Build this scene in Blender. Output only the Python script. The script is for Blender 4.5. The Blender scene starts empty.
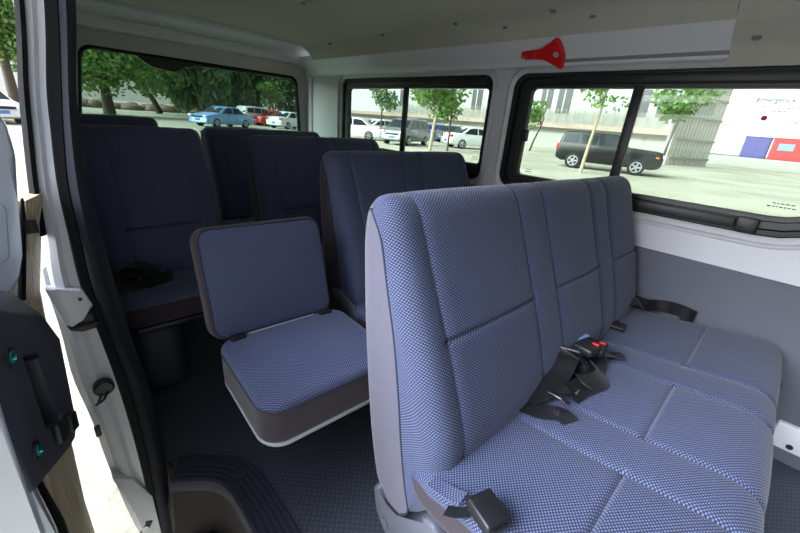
import bpy, bmesh, math, random
from mathutils import Vector, Matrix
random.seed(7)
scene = bpy.context.scene
COL = scene.collection
PI = math.pi

# ------------------------------------------------------------------ materials
def srgb(r, g, b):
    f = lambda c: (c/12.92 if c <= 0.04045 else ((c+0.055)/1.055)**2.4)
    return (f(r/255), f(g/255), f(b/255), 1.0)

def nodes_of(name):
    m = bpy.data.materials.new(name); m.use_nodes = True
    nt = m.node_tree
    return m, nt, nt.nodes['Principled BSDF']

def mat(name, col, rough=0.6, metal=0.0, noise=0.0, nscale=30, bump=0.0, bscale=200, spec=0.5, sheen=0.0, coat=0.0):
    m, nt, p = nodes_of(name)
    p.inputs['Roughness'].default_value = rough
    p.inputs['Metallic'].default_value = metal
    p.inputs['Specular IOR Level'].default_value = spec
    p.inputs['Sheen Weight'].default_value = sheen
    p.inputs['Coat Weight'].default_value = coat
    tc = nt.nodes.new('ShaderNodeTexCoord')
    nz = nt.nodes.new('ShaderNodeTexNoise'); nz.inputs['Scale'].default_value = nscale; nz.inputs['Detail'].default_value = 4
    nt.links.new(tc.outputs['Object'], nz.inputs['Vector'])
    mx = nt.nodes.new('ShaderNodeMix'); mx.data_type = 'RGBA'
    c = col
    mx.inputs['A'].default_value = (c[0]*(1-noise), c[1]*(1-noise), c[2]*(1-noise), 1)
    mx.inputs['B'].default_value = (min(1, c[0]*(1+noise)), min(1, c[1]*(1+noise)), min(1, c[2]*(1+noise)), 1)
    nt.links.new(nz.outputs['Fac'], mx.inputs['Factor'])
    nt.links.new(mx.outputs['Result'], p.inputs['Base Color'])
    if bump > 0:
        n2 = nt.nodes.new('ShaderNodeTexNoise'); n2.inputs['Scale'].default_value = bscale; n2.inputs['Detail'].default_value = 2
        nt.links.new(tc.outputs['Object'], n2.inputs['Vector'])
        b = nt.nodes.new('ShaderNodeBump'); b.inputs['Strength'].default_value = bump; b.inputs['Distance'].default_value = 0.001
        nt.links.new(n2.outputs['Fac'], b.inputs['Height']); nt.links.new(b.outputs['Normal'], p.inputs['Normal'])
    return m

def math_node(nt, op, a, b=None):
    n = nt.nodes.new('ShaderNodeMath'); n.operation = op
    for i, v in enumerate((a, b)):
        if v is None: continue
        if isinstance(v, (int, float)): n.inputs[i].default_value = v
        else: nt.links.new(v, n.inputs[i])
    return n.outputs[0]

def weave(name, dark, light, pu, pv, rough=0.8, sheen=0.25, bump=0.5, lo=-0.1, hi=0.6, coord='UV'):
    """small diamond weave laid out in metres on the UV map"""
    m, nt, p = nodes_of(name)
    tc = nt.nodes.new('ShaderNodeTexCoord'); sp = nt.nodes.new('ShaderNodeSeparateXYZ')
    nt.links.new(tc.outputs[coord], sp.inputs[0])
    a = math_node(nt, 'MULTIPLY', sp.outputs[0], PI/pu); b = math_node(nt, 'MULTIPLY', sp.outputs[1], PI/pv)
    s1 = math_node(nt, 'SINE', a); s2 = math_node(nt, 'SINE', b)
    pr = math_node(nt, 'MULTIPLY', s1, s2)
    mr = nt.nodes.new('ShaderNodeMapRange'); mr.interpolation_type = 'SMOOTHSTEP'
    mr.inputs['From Min'].default_value = lo; mr.inputs['From Max'].default_value = hi
    nt.links.new(pr, mr.inputs['Value'])
    mx = nt.nodes.new('ShaderNodeMix'); mx.data_type = 'RGBA'
    mx.inputs['A'].default_value = dark; mx.inputs['B'].default_value = light
    nt.links.new(mr.outputs[0], mx.inputs['Factor']); nt.links.new(mx.outputs['Result'], p.inputs['Base Color'])
    bn = nt.nodes.new('ShaderNodeBump'); bn.inputs['Strength'].default_value = bump; bn.inputs['Distance'].default_value = 0.0012
    nt.links.new(mr.outputs[0], bn.inputs['Height']); nt.links.new(bn.outputs['Normal'], p.inputs['Normal'])
    p.inputs['Roughness'].default_value = rough; p.inputs['Sheen Weight'].default_value = sheen
    p.inputs['Sheen Roughness'].default_value = 0.4
    p.inputs['Specular IOR Level'].default_value = 0.3
    return m

def glass(name, tint, refl=0.06):
    m = bpy.data.materials.new(name); m.use_nodes = True; nt = m.node_tree; nt.nodes.clear()
    o = nt.nodes.new('ShaderNodeOutputMaterial'); t = nt.nodes.new('ShaderNodeBsdfTransparent'); g = nt.nodes.new('ShaderNodeBsdfGlossy')
    t.inputs['Color'].default_value = tint; g.inputs['Roughness'].default_value = 0.02
    lw = nt.nodes.new('ShaderNodeLayerWeight'); lw.inputs['Blend'].default_value = 0.5
    sch = math_node(nt, 'ADD', math_node(nt, 'MULTIPLY', math_node(nt, 'POWER', lw.outputs['Facing'], 5.0), 0.6), 0.02)
    mx = nt.nodes.new('ShaderNodeMixShader')
    nt.links.new(sch, mx.inputs[0]); nt.links.new(t.outputs[0], mx.inputs[1]); nt.links.new(g.outputs[0], mx.inputs[2])
    nt.links.new(mx.outputs[0], o.inputs[0])
    return m

M = {}
M['blue'] = weave('blue_weave_fabric', srgb(46, 50, 69), srgb(104, 113, 150), 0.0040, 0.0032, sheen=0.2, bump=0.35)
M['grooveline'] = mat('grey_groove', srgb(128, 126, 132), 0.5, noise=0.03)
M['sidecloth'] = mat('grey_knit_cloth', srgb(87, 83, 97), 0.9, noise=0.08, nscale=60, bump=0.4, bscale=700, sheen=0.2)
M['mauvecloth'] = mat('mauve_grey_cloth', srgb(52, 42, 49), 0.9, noise=0.08, nscale=60, bump=0.4, bscale=700, sheen=0.15)
M['piping'] = mat('dark_piping', srgb(35, 38, 60), 0.7)
M['greyplastic'] = mat('grey_moulded_plastic', srgb(92, 92, 102), 0.45, noise=0.03, bump=0.15, bscale=500)
M['palerim'] = mat('pale_grey_rim', srgb(175, 178, 186), 0.5, noise=0.03)
M['black'] = mat('black_plastic', srgb(26, 26, 29), 0.42, noise=0.1, bump=0.2, bscale=600)
M['blacktrim'] = mat('grained_black_trim', srgb(70, 72, 80), 0.5, noise=0.06, bump=0.5, bscale=350)
M['pedestal'] = mat('dark_moulded_cover', srgb(46, 48, 57), 0.6, noise=0.05, bump=0.3, bscale=400)
M['rubber'] = mat('black_rubber', srgb(16, 16, 19), 0.75, noise=0.1, spec=0.2)
M['sealrubber'] = mat('ribbed_seal_rubber', srgb(38, 38, 47), 0.8, noise=0.06, spec=0.25)
M['webbing'] = weave('black_webbing', srgb(14, 14, 16), srgb(34, 34, 38), 0.0022, 0.004, rough=0.30, sheen=0.1, bump=0.25)
M['webbing'].node_tree.nodes['Principled BSDF'].inputs['Specular IOR Level'].default_value = 0.55
M['steel'] = mat('bright_steel', srgb(190, 190, 195), 0.25, metal=1.0, noise=0.04)
M['brass'] = mat('brass_plated_bar', srgb(170, 140, 85), 0.35, metal=1.0, noise=0.05)
M['redplastic'] = mat('red_plastic', srgb(215, 25, 28), 0.4, noise=0.03)
M['bluelabel'] = mat('pale_blue_label', srgb(120, 150, 200), 0.5)
M['screwgreen'] = mat('zinc_green_screw', srgb(45, 150, 150), 0.3, metal=0.7)
M['paint'] = mat('grey_white_body_paint', srgb(206, 206, 212), 0.32, noise=0.015, nscale=8, coat=0.3)
M['rearpaint'] = mat('warm_grey_body_paint', srgb(186, 184, 178), 0.4, noise=0.02, nscale=8)
M['doorwhite'] = mat('white_door_paint', srgb(228, 230, 236), 0.3, noise=0.01, coat=0.3)
M['silver'] = mat('silver_body_paint', srgb(190, 196, 208), 0.28, metal=0.35, noise=0.02, coat=0.4)
M['board'] = None
M['panel'] = mat('slate_wall_vinyl', srgb(88, 90, 102), 0.7, noise=0.06, nscale=40, bump=0.35, bscale=500)
M['liner'] = mat('grey_headliner', srgb(178, 173, 165), 0.95, noise=0.07, nscale=25, bump=0.5, bscale=400)
M['button'] = mat('headliner_button', srgb(120, 118, 112), 0.8)
M['floor'] = weave('studded_vinyl_floor', srgb(66, 68, 78), srgb(84, 87, 98), 0.009, 0.009, rough=0.5, sheen=0.0, bump=0.4, lo=0.2, hi=0.7)
M['nosing'] = mat('navy_rubber_nosing', srgb(48, 51, 66), 0.7, noise=0.06, bump=0.2)
M['riser'] = mat('brown_step_carpet', srgb(52, 46, 45), 0.9, noise=0.15, nscale=120, bump=0.4)
M['clear'] = glass('tinted_clear_glass', (0.76, 0.81, 0.74, 1))
M['rearglass'] = glass('tinted_rear_glass', (0.56, 0.64, 0.58, 1))
M['stickerred'] = mat('sticker_magenta', srgb(190, 20, 90), 0.6)
M['stickerviolet'] = mat('sticker_violet', srgb(96, 30, 110), 0.6)
M['stickergrey'] = mat('sticker_grey', srgb(120, 130, 130), 0.6)
M['stamp'] = mat('glass_stamp', srgb(40, 44, 40), 0.6)

def board_mat():
    m, nt, p = nodes_of('brown_hardboard')
    tc = nt.nodes.new('ShaderNodeTexCoord'); mp = nt.nodes.new('ShaderNodeMapping'); mp.inputs['Scale'].default_value = (90, 90, 4)
    nz = nt.nodes.new('ShaderNodeTexNoise'); nz.inputs['Scale'].default_value = 2.0; nz.inputs['Detail'].default_value = 6
    nt.links.new(tc.outputs['Object'], mp.inputs[0]); nt.links.new(mp.outputs[0], nz.inputs['Vector'])
    cr = nt.nodes.new('ShaderNodeValToRGB'); cr.color_ramp.elements[0].position = 0.3; cr.color_ramp.elements[1].position = 0.7
    cr.color_ramp.elements[0].color = srgb(160, 140, 112); cr.color_ramp.elements[1].color = srgb(232, 212, 174)
    nt.links.new(nz.outputs['Fac'], cr.inputs[0]); nt.links.new(cr.outputs[0], p.inputs['Base Color']); p.inputs['Roughness'].default_value = 0.6
    return m
M['board'] = board_mat()

# ------------------------------------------------------------------ object helpers
def link(o, parent=None):
    COL.objects.link(o)
    if parent is not None: o.parent = parent
    return o

def empty(name, loc, label, cat, group=None, rotz=0.0):
    o = bpy.data.objects.new(name, None); o.empty_display_size = 0.05
    o.location = loc; o.rotation_euler = (0, 0, rotz); link(o)
    o['label'] = label; o['category'] = cat
    if group: o['group'] = group
    return o

def tag(o, label=None, cat=None, group=None, kind=None):
    if label: o['label'] = label
    if cat: o['category'] = cat
    if group: o['group'] = group
    if kind: o['kind'] = kind
    return o

def finish(name, bm, material, parent=None, smooth=True, angle=38, world=True):
    """world=True: coordinates are world ones; they are moved into the parent's frame"""
    bmesh.ops.recalc_face_normals(bm, faces=bm.faces)
    if smooth:
        for f in bm.faces: f.smooth = True
        lim = math.radians(angle)
        for e in bm.edges:
            if len(e.link_faces) == 2:
                e.smooth = e.calc_face_angle(0) < lim
    me = bpy.data.meshes.new(name)
    if world and parent is not None:
        mw = Matrix.Identity(4); p = parent; chain = []
        while p is not None: chain.append(p); p = p.parent
        for q in reversed(chain): mw = mw @ Matrix.LocRotScale(q.location, q.rotation_euler, q.scale)
        bm.transform(mw.inverted())
    bm.to_mesh(me); bm.free()
    mats = material if isinstance(material, (list, tuple)) else [material]
    for m in mats: me.materials.append(m)
    o = bpy.data.objects.new(name, me)
    return link(o, parent)

def add_box(bm, c, s, rot=None, bevel=0.0, seg=2, mi=0):
    r = bmesh.ops.create_cube(bm, size=1.0)
    vs = r['verts']
    bmesh.ops.scale(bm, vec=s, verts=vs)
    fs = set(f for v in vs for f in v.link_faces)
    if bevel > 0:
        es = list(set(e for v in vs for e in v.link_edges))
        rb = bmesh.ops.bevel(bm, geom=es, offset=bevel, segments=seg, profile=0.5, affect='EDGES')
        vs = list(set(rb['verts']) | set(v for v in vs if v.is_valid))
        fs = set(f for v in vs for f in v.link_faces)
    mt = Matrix.Translation(c)
    if rot is not None: mt = mt @ (rot if isinstance(rot, Matrix) else Matrix.Rotation(rot[1], 4, rot[0]))
    bmesh.ops.transform(bm, matrix=mt, verts=vs)
    for f in fs: f.material_index = mi
    return vs

def box(name, c, s, material, parent=None, rot=None, bevel=0.0, seg=2):
    bm = bmesh.new(); add_box(bm, c, s, rot, bevel, seg)
    return finish(name, bm, material, parent)

def add_tube(bm, pts, r, n=8, caps=True):
    pts = [Vector(p) for p in pts]; rings = []
    rad = r if isinstance(r, (list, tuple)) else [r]*len(pts)
    up = None
    for i, p in enumerate(pts):
        t = (pts[min(i+1, len(pts)-1)] - pts[max(i-1, 0)]).normalized()
        if up is None:
            up = Vector((0, 0, 1)) if abs(t.z) < 0.9 else Vector((1, 0, 0))
        a = (up - t*up.dot(t)).normalized(); b = t.cross(a); up = a
        rings.append([bm.verts.new(p + (a*math.cos(2*PI*k/n) + b*math.sin(2*PI*k/n))*rad[i]) for k in range(n)])
    for A, B in zip(rings, rings[1:]):
        for k in range(n): bm.faces.new((A[k], A[(k+1) % n], B[(k+1) % n], B[k]))
    if caps:
        bm.faces.new(rings[0][::-1]); bm.faces.new(rings[-1])

def tube(name, pts, r, material, parent=None, n=8):
    bm = bmesh.new(); add_tube(bm, pts, r, n)
    return finish(name, bm, material, parent)

def add_prism(bm, poly, vec, mi=0):
    """planar polygon (3D points) extruded along vec"""
    a = [bm.verts.new(Vector(p)) for p in poly]; b = [bm.verts.new(Vector(p)+Vector(vec)) for p in poly]
    fs = [bm.faces.new(a[::-1]), bm.faces.new(b)]
    n = len(a)
    for i in range(n): fs.append(bm.faces.new((a[i], a[(i+1) % n], b[(i+1) % n], b[i])))
    for f in fs: f.material_index = mi

def prism(name, poly, vec, material, parent=None, bevel=0.0):
    bm = bmesh.new(); add_prism(bm, poly, vec)
    if bevel > 0: bmesh.ops.bevel(bm, geom=list(bm.edges), offset=bevel, segments=2, profile=0.5, affect='EDGES', clamp_overlap=True)
    return finish(name, bm, material, parent)

def catmull(pts, n=8):
    P = [Vector(p) for p in pts]; out = []
    for i in range(len(P)-1):
        p0 = P[max(i-1, 0)]; p1 = P[i]; p2 = P[i+1]; p3 = P[min(i+2, len(P)-1)]
        for k in range(n):
            t = k/n
            out.append(0.5*((2*p1) + (p2-p0)*t + (2*p0-5*p1+4*p2-p3)*t*t + (3*p1-p0-3*p2+p3)*t**3))
    out.append(P[-1]); return out

def ribbon(name, pts, wdir, w, material, parent=None, th=0.0016, n=8):
    """strap: a path swept by a width direction (one vector or one per point)"""
    c = catmull(pts, n); m = len(c)
    if isinstance(wdir[0], (int, float)): wd = [Vector(wdir)]*m
    else:
        wd = catmull(wdir, n)
    bm = bmesh.new(); uv = bm.loops.layers.uv.new('UVMap'); rows = []; s = 0
    for i, p in enumerate(c):
        t = (c[min(i+1, m-1)]-c[max(i-1, 0)]).normalized()
        d = (wd[i]-t*wd[i].dot(t)).normalized(); nn = t.cross(d).normalized()
        if i: s += (p-c[i-1]).length
        a = p-d*w/2; b = p+d*w/2
        rows.append(([bm.verts.new(a+nn*th/2), bm.verts.new(b+nn*th/2), bm.verts.new(b-nn*th/2), bm.verts.new(a-nn*th/2)], s))
    for (A, sa), (B, sb) in zip(rows, rows[1:]):
        for k in range(4):
            f = bm.faces.new((A[k], A[(k+1) % 4], B[(k+1) % 4], B[k]))
            us = (0, w, 0, w, 0)
            for lp, q in zip(f.loops, ((us[k], sa), (us[k+1], sa), (us[k+1], sb), (us[k], sb))): lp[uv].uv = q
    bm.faces.new(rows[0][0][::-1]); bm.faces.new(rows[-1][0])
    return finish(name, bm, material, parent)

def resample(chain, svals=None, step=None, n=10):
    """2D polyline -> smooth curve sampled at arc-length values"""
    c = [Vector((p[0], p[1], 0)) for p in chain]; c = catmull(c, n)
    L = [0.0]
    for a, b in zip(c, c[1:]): L.append(L[-1]+(b-a).length)
    tot = L[-1]
    if svals is None:
        k = max(2, int(tot/step)); svals = [tot*i/k for i in range(k+1)]
    out = []; j = 0
    for s in svals:
        s = min(max(s, 0), tot)
        while j < len(L)-2 and L[j+1] < s: j += 1
        t = (s-L[j])/max(1e-9, L[j+1]-L[j]); out.append(c[j].lerp(c[j+1], min(1, max(0, t))))
    return out, svals, tot

def pad(front, rear, x0, x1, r, vseams=(), hseams=(), bulge=0.006, step=0.02, side=0.055, twist=None, depth=0.006, seam=None):
    """upholstered pad lofted along X. front/rear: (y,z) chains that close up. vseams: x values; hseams: (s, xa, xb).
    returns two bmeshes: the cloth face and the side/back cover"""
    _, _, ft = resample(front, step=step)
    ss = [ft*i/int(ft/step) for i in range(int(ft/step)+1)]
    for s, a, b in hseams: ss += [s-0.010, s-0.004, s, s+0.004, s+0.010]
    ss = sorted(set(round(s, 4) for s in ss if 0 <= s <= ft))
    F, _, _ = resample(front, svals=ss)
    Rr, _, _ = resample(rear, step=step*1.6)
    P = F + Rr[1:-1]; nF = len(F); n = len(P)
    N = []
    for i in range(n):
        t = (P[(i+1) % n]-P[i-1]); N.append(Vector((t.y, -t.x, 0)).normalized())
    area = sum(P[i].x*P[(i+1) % n].y-P[(i+1) % n].x*P[i].y for i in range(n))
    if area < 0: N = [-v for v in N]
    # how far each outline point may move inwards before the outline would cross itself
    lim = []
    for i in range(n):
        o_, d_ = P[i], -N[i]; best = 9.0
        for j in range(n):
            if j in (i, (i-1) % n): continue
            a, b = P[j], P[(j+1) % n]; e = b-a; den = d_.x*e.y-d_.y*e.x
            if abs(den) < 1e-9: continue
            t = ((a.x-o_.x)*e.y-(a.y-o_.y)*e.x)/den; q = ((a.x-o_.x)*d_.y-(a.y-o_.y)*d_.x)/den
            if t > 1e-4 and -0.01 <= q <= 1.01: best = min(best, t)
        lim.append(0.42*best)
        th = N[i-1].angle(N[(i+1) % n], 0)
        if th > 1e-3 and (N[(i+1) % n]-N[i-1]).dot(P[(i+1) % n]-P[i-1]) > 0:
            lim[i] = min(lim[i], 0.85*((P[i]-P[i-1]).length+(P[(i+1) % n]-P[i]).length)/th)
    if seam:
        for i in range(n):
            q = ss[i] if i < nF else (n-i)*step*1.6
            lim[i] = min(lim[i], 0.010+0.45*q)
    for _ in range(3): lim = [min(lim[i], (lim[i-1]+lim[i]*2+lim[(i+1) % n])/4) for i in range(n)]
    xs = [x0+r*(1-math.cos(k*PI/12)) for k in range(7)] + [x1-r*(1-math.cos(k*PI/12)) for k in range(7)]
    k = int((x1-x0-2*r)/0.03)+1
    xs += [x0+r+(x1-x0-2*r)*i/k for i in range(k+1)]
    for v in vseams: xs += [v-0.010, v-0.004, v, v+0.004, v+0.010]
    xs = sorted(set(round(x, 4) for x in xs))
    edges = sorted([x0]+list(vseams)+[x1])
    def disp(x, s):
        d = 0.0
        for a, b in zip(edges, edges[1:]):
            if a <= x <= b:
                u = (x-a)/(b-a); d += bulge*(1-(2*u-1)**2)**0.5*(min(1, (b-a)/0.2) if x0+0.1 < a or b > x0+0.12 else 0)
        for v in vseams: d -= 0.6*depth*math.exp(-((x-v)/0.005)**2)
        for h, a, b in hseams:
            if a-0.006 <= x <= b+0.006: d -= 1.5*depth*math.exp(-((s-h)/0.0045)**2)
        return d*max(0, min(1, s/0.05, (ft-s)/0.08))
    def pt(i, x, ins):
        p = P[i]-N[i]*min(ins, lim[i]*(0.6+0.4*min(1, ins/(r+side))))
        if i < nF: p = p + N[i]*disp(x, ss[i])
        y, z = p.x, p.y
        if twist: y = y+twist(x, z)
        return (x, y, z)
    blue, grey = bmesh.new(), bmesh.new()
    uvb = blue.loops.layers.uv.new('UVMap'); uvg = grey.loops.layers.uv.new('UVMap')
    vb, vg = {}, {}
    def V(bm, cache, key, co):
        if key not in cache: cache[key] = bm.verts.new(co)
        return cache[key]
    def quad(isb, keys, cos, uvs):
        bm, ca, uv = (blue, vb, uvb) if isb else (grey, vg, uvg)
        try: f = bm.faces.new([V(bm, ca, k_, c_) for k_, c_ in zip(keys, cos)])
        except ValueError: return
        for lp, q in zip(f.loops, uvs): lp[uv].uv = q
    ins = []
    for x in xs:
        d = min(x-x0, x1-x); ins.append(0 if d >= r else r-math.sqrt(max(0, r*r-(r-d)**2)))
    uc = [xs[0]]
    for j in range(len(xs)-1): uc.append(uc[-1]+math.hypot(xs[j+1]-xs[j], ins[j+1]-ins[j]))
    sarr = list(ss)
    for i in range(nF, n+1): sarr.append(sarr[-1]+(P[i % n]-P[i-1]).length)
    for j in range(len(xs)-1):
        for i in range(n):
            i2 = (i+1) % n; isb = i < nF-1
            quad(isb, [(i, j), (i, j+1), (i2, j+1), (i2, j)], [pt(i, xs[j], ins[j]), pt(i, xs[j+1], ins[j+1]), pt(i2, xs[j+1], ins[j+1]), pt(i2, xs[j], ins[j])],
                 [(uc[j], sarr[i]), (uc[j+1], sarr[i]), (uc[j+1], sarr[i+1]), (uc[j], sarr[i+1])])
    SEAM = resample(seam, svals=[resample(seam, step=step)[2]*q/ft for q in ss])[0] if seam else None
    def capt(i, x, base):
        if SEAM is None: return pt(i, x, base+side)
        if i >= nF: return pt(i, x, base+0.010*min(1, (i-nF+1)/4, (n-i)/4))
        k_ = max(0.0, min(1.0, ss[i]/0.07, (ft-ss[i])/0.05)); q_ = pt(i, x, base)
        y, z = SEAM[i].x, SEAM[i].y; y += twist(x, z) if twist else 0
        return (x, q_[1]*(1-k_)+y*k_, q_[2]*(1-k_)+z*k_)
    for j, x in ((0, x0), (len(xs)-1, x1)):      # end caps: a band of cloth round the front, cover inside
        base = ins[j]; sg = 1 if j == 0 else -1
        for i in range(n):
            i2 = (i+1) % n; isb = i < nF-1
            quad(isb, [(i, j), (i2, j), (i2, j, 'c'), (i, j, 'c')], [pt(i, x, base), pt(i2, x, base), capt(i2, x, base), capt(i, x, base)],
                 [(uc[j], sarr[i]), (uc[j], sarr[i+1]), (uc[j]-side*sg, sarr[i+1]), (uc[j]-side*sg, sarr[i])])
        ring = [V(grey, vg, (i, j, 'c'), capt(i, x, base)) for i in range(n)]
        try: grey.faces.new(ring)
        except ValueError: pass
    pipes = [[capt(i, x, ins[j]) for i in range(nF)] for j, x in ((0, x0), (len(xs)-1, x1))]
    return blue, grey, pipes

def rr_outline(w, d, r, n=8):
    out = []
    for cx, cy, a0 in ((w/2-r, d/2-r, 0), (-w/2+r, d/2-r, 90), (-w/2+r, -d/2+r, 180), (w/2-r, -d/2+r, 270)):
        for k in range(n+1):
            a = math.radians(a0+90*k/n); out.append((cx+r*math.cos(a), cy+r*math.sin(a), math.cos(a), math.sin(a)))
    return out

def slab(w, d, h, rp, re, side_h, dome=0.008, wrap=0):
    """rounded cushion: local X width, Y depth, Z up from 0. returns (top cloth, side cover, piping loop)"""
    O = rr_outline(w, d, rp); n = len(O)
    rings = [(0.012, 0.0), (0.002, 0.008), (0.0, 0.02), (0.0, h*0.4), (0.0, side_h)]
    top = [(0.0, side_h)]
    for k in range(1, 7):
        a = k/6*PI/2; top.append((re*(1-math.cos(a)), h-re+re*math.sin(a) if h-re > side_h else side_h+(h-side_h)*math.sin(a)))
    if wrap: rings += top[1:wrap+1]; top = top[wrap:]; side_h = top[0][1]
    def co(o, ins): return (o[0]-o[2]*ins, o[1]-o[3]*ins)
    side = bmesh.new(); uvs = side.loops.layers.uv.new('UVMap'); R = []
    for ins, z in rings: R.append([side.verts.new((*co(o, ins), z)) for o in O])
    for A, B in zip(R, R[1:]):
        for k in range(n): side.faces.new((A[k], A[(k+1) % n], B[(k+1) % n], B[k]))
    side.faces.new(R[0][::-1])
    tp = bmesh.new(); uvt = tp.loops.layers.uv.new('UVMap'); R = []; meta = []
    for ins, z in top: R.append([tp.verts.new((*co(o, ins), z)) for o in O])
    ins0, z0 = top[-1]; UVP = {}
    for q in range(len(top)):
        dist = sum(math.hypot(top[k][0]-top[k+1][0], top[k][1]-top[k+1][1]) for k in range(q, len(top)-1))
        for v_, o in zip(R[q], O): UVP[v_] = (co(o, ins0)[0]+o[2]*dist, co(o, ins0)[1]+o[3]*dist)
    for t in (0.12, 0.25, 0.45, 0.7):
        R.append([tp.verts.new((co(o, ins0)[0]*(1-t), co(o, ins0)[1]*(1-t), z0+dome*(1-(1-t)**2))) for o in O])
    for A, B in zip(R, R[1:]):
        for k in range(n): tp.faces.new((A[k], A[(k+1) % n], B[(k+1) % n], B[k]))
    c = tp.verts.new((0, 0, z0+dome))
    for k in range(n): tp.faces.new((R[-1][k], R[-1][(k+1) % n], c))
    for f in tp.faces:
        for lp in f.loops: lp[uvt].uv = UVP.get(lp.vert, (lp.vert.co.x, lp.vert.co.y))
    pipe = [(*co(o, top[0][0]-0.0005), side_h+0.0005) for o in O]
    return tp, side, pipe

def loop_tube(name, pts, r, material, parent, mt=None, n=6):
    bm = bmesh.new(); pts = [Vector(p) for p in pts]
    if mt is not None: pts = [mt @ p for p in pts]
    add_tube(bm, pts+[pts[0]], r, n, caps=False)
    return finish(name, bm, material, parent)

# ------------------------------------------------------------------ camera
cam = bpy.data.cameras.new('camera'); cam.sensor_width = 36.0; cam.lens = 368.0/800*36; cam.clip_start = 0.02; cam.clip_end = 1000
co = bpy.data.objects.new('camera', cam); link(co)
CR = ((0.72435, -0.19991, 0.65981), (-0.68505, -0.31639, 0.6562), (0.07757, -0.92733, -0.36613))
co.matrix_world = Matrix(((CR[0][0], -CR[0][1], -CR[0][2], 0.0), (CR[1][0], -CR[1][1], -CR[1][2], 0.0), (CR[2][0], -CR[2][1], -CR[2][2], 0.95), (0, 0, 0, 1)))
scene.camera = co

# ------------------------------------------------------------------ van shell
def structure(o, label=None):
    o['kind'] = 'structure'
    if label: o['label'] = label
    return o

def rr_yz(y0, y1, z0, z1, r, n=8, rs=None):
    """rounded rectangle in (y,z); rs: radii for (y1z1, y0z1, y0z0, y1z0)"""
    rs = rs or (r, r, r, r); out = []
    for (cy, cz, sy, sz), a0, q in zip(((y1, z1, -1, -1), (y0, z1, 1, -1), (y0, z0, 1, 1), (y1, z0, -1, 1)), (0, 90, 180, 270), rs):
        for k in range(n+1):
            a = math.radians(a0+90*k/n); out.append((cy+sy*q+q*math.cos(a), cz+sz*q+q*math.sin(a)))
    return out

def sheet_with_holes(bm, outer, holes, to3):
    es = []
    for lp in [outer]+holes:
        vs = [bm.verts.new(to3(*p)) for p in lp]
        for i in range(len(vs)): es.append(bm.edges.new((vs[i], vs[(i+1) % len(vs)])))
    bmesh.ops.triangle_fill(bm, use_beauty=True, use_dissolve=False, edges=es)

def ring_loft(bm, loops):
    R = [[bm.verts.new(p) for p in lp] for lp in loops]; n = len(R[0])
    for A, B in zip(R, R[1:]):
        for k in range(n): bm.faces.new((A[k], A[(k+1) % n], B[(k+1) % n], B[k]))

WX = 1.60
W1 = (-0.24, 0.982, 0.70, 1.185); W1r = (0.06, 0.06, 0.26, 0.06)   # radii: rear-top, front-top, front-bottom, rear-bottom
W2 = (1.098, 2.30, 0.70, 1.185); W2r = (0.05, 0.05, 0.05, 0.06)
bm = bmesh.new()
g = lambda w, o, rr: rr_yz(w[0]-o, w[1]+o, w[2]-o, w[3]+o, 0, rs=tuple(q+o for q in rr))
yF = -2.1
outer = [(yF, 0.585), (2.62, 0.585), (2.62, 1.215), (yF, 1.215)]
sheet_with_holes(bm, outer, [g(W1, 0.034, W1r), g(W2, 0.034, W2r)], lambda y, z: (WX, y, z))
for w, rr in ((W1, W1r), (W2, W2r)):   # stepped lip round each opening
    ring_loft(bm, [[(x, y, z) for y, z in g(w, o, rr)] for o, x in ((0.034, WX), (0.031, WX-0.006), (0.026, WX-0.008), (0.021, WX-0.004), (0.018, WX+0.006), (0.008, WX+0.010), (0.0, WX+0.016), (-0.012, WX+0.05))])
# lower half and outside skin
for lo, hi in ((0.0, 0.585),):
    v = [bm.verts.new(p) for p in ((WX, yF, lo), (WX, 2.62, lo), (WX, 2.62, hi), (WX, yF, hi))]; bm.faces.new(v)
wall_right = structure(finish('wall_right', bm, M['paint'], angle=30), 'white painted van side wall with window openings')
# grey vinyl panel on the lower side wall
bm = bmesh.new()
add_box(bm, (WX-0.006, 0.26, 0.29), (0.012, 4.72, 0.578), bevel=0.003)
structure(finish('trim_1', bm, M['panel']), 'slate grey vinyl panel along the lower side wall')
o = tube('screw', [(WX-0.012, -0.178, 0.262), (WX-0.018, -0.178, 0.262)], 0.008, M['black'], bpy.data.objects['trim_1'], n=10)
# bare metal patch below the panel with a bolt hole
bm = bmesh.new(); add_box(bm, (WX-0.012, -0.42, 0.100), (0.03, 0.41, 0.095), bevel=0.01)
o = structure(finish('trim_2', bm, M['paint']), 'bare white metal bracket on the wall beside the seat')
tube('bolt_hole', [(WX-0.022, -0.265, 0.075), (WX-0.030, -0.265, 0.075)], 0.009, M['black'], o, n=10)

# roof rail above the windows: profile swept along Y
RAIL = [(WX, 1.212), (WX-0.02, 1.208), (WX-0.055, 1.197), (WX-0.075, 1.192), (WX-0.082, 1.197), (WX-0.086, 1.215), (WX-0.091, 1.221), (WX-0.097, 1.232), (WX-0.102, 1.238), (WX-0.142, 1.281), (WX-0.150, 1.305)]
def sweep_y(name, prof, ys, material, offs=None, kind_label=None, thick=None):
    bm = bmesh.new(); rows = []
    for y in ys:
        k = offs(y) if offs else 0
        rows.append([bm.verts.new((x+k*(i/(len(prof)-1))*0, y, z)) for i, (x, z) in enumerate(prof)])
    for A, B in zip(rows, rows[1:]):
        for i in range(len(prof)-1): bm.faces.new((A[i], A[i+1], B[i+1], B[i]))
    for row in (rows[0], rows[-1]):
        if len(row) > 2: bm.faces.new(row)
    return finish(name, bm, material)
structure(sweep_y('trim_3', RAIL, [0.235, 0.5, 1.0, 1.5, 2.0, 2.62], M['paint']), 'white roof rail trim above the side windows')
bm = bmesh.new(); add_box(bm, (WX-0.0865, 0.50, 1.2085), (0.003, 0.52, 0.011), rot=('Y', 0.2)); 
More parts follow.
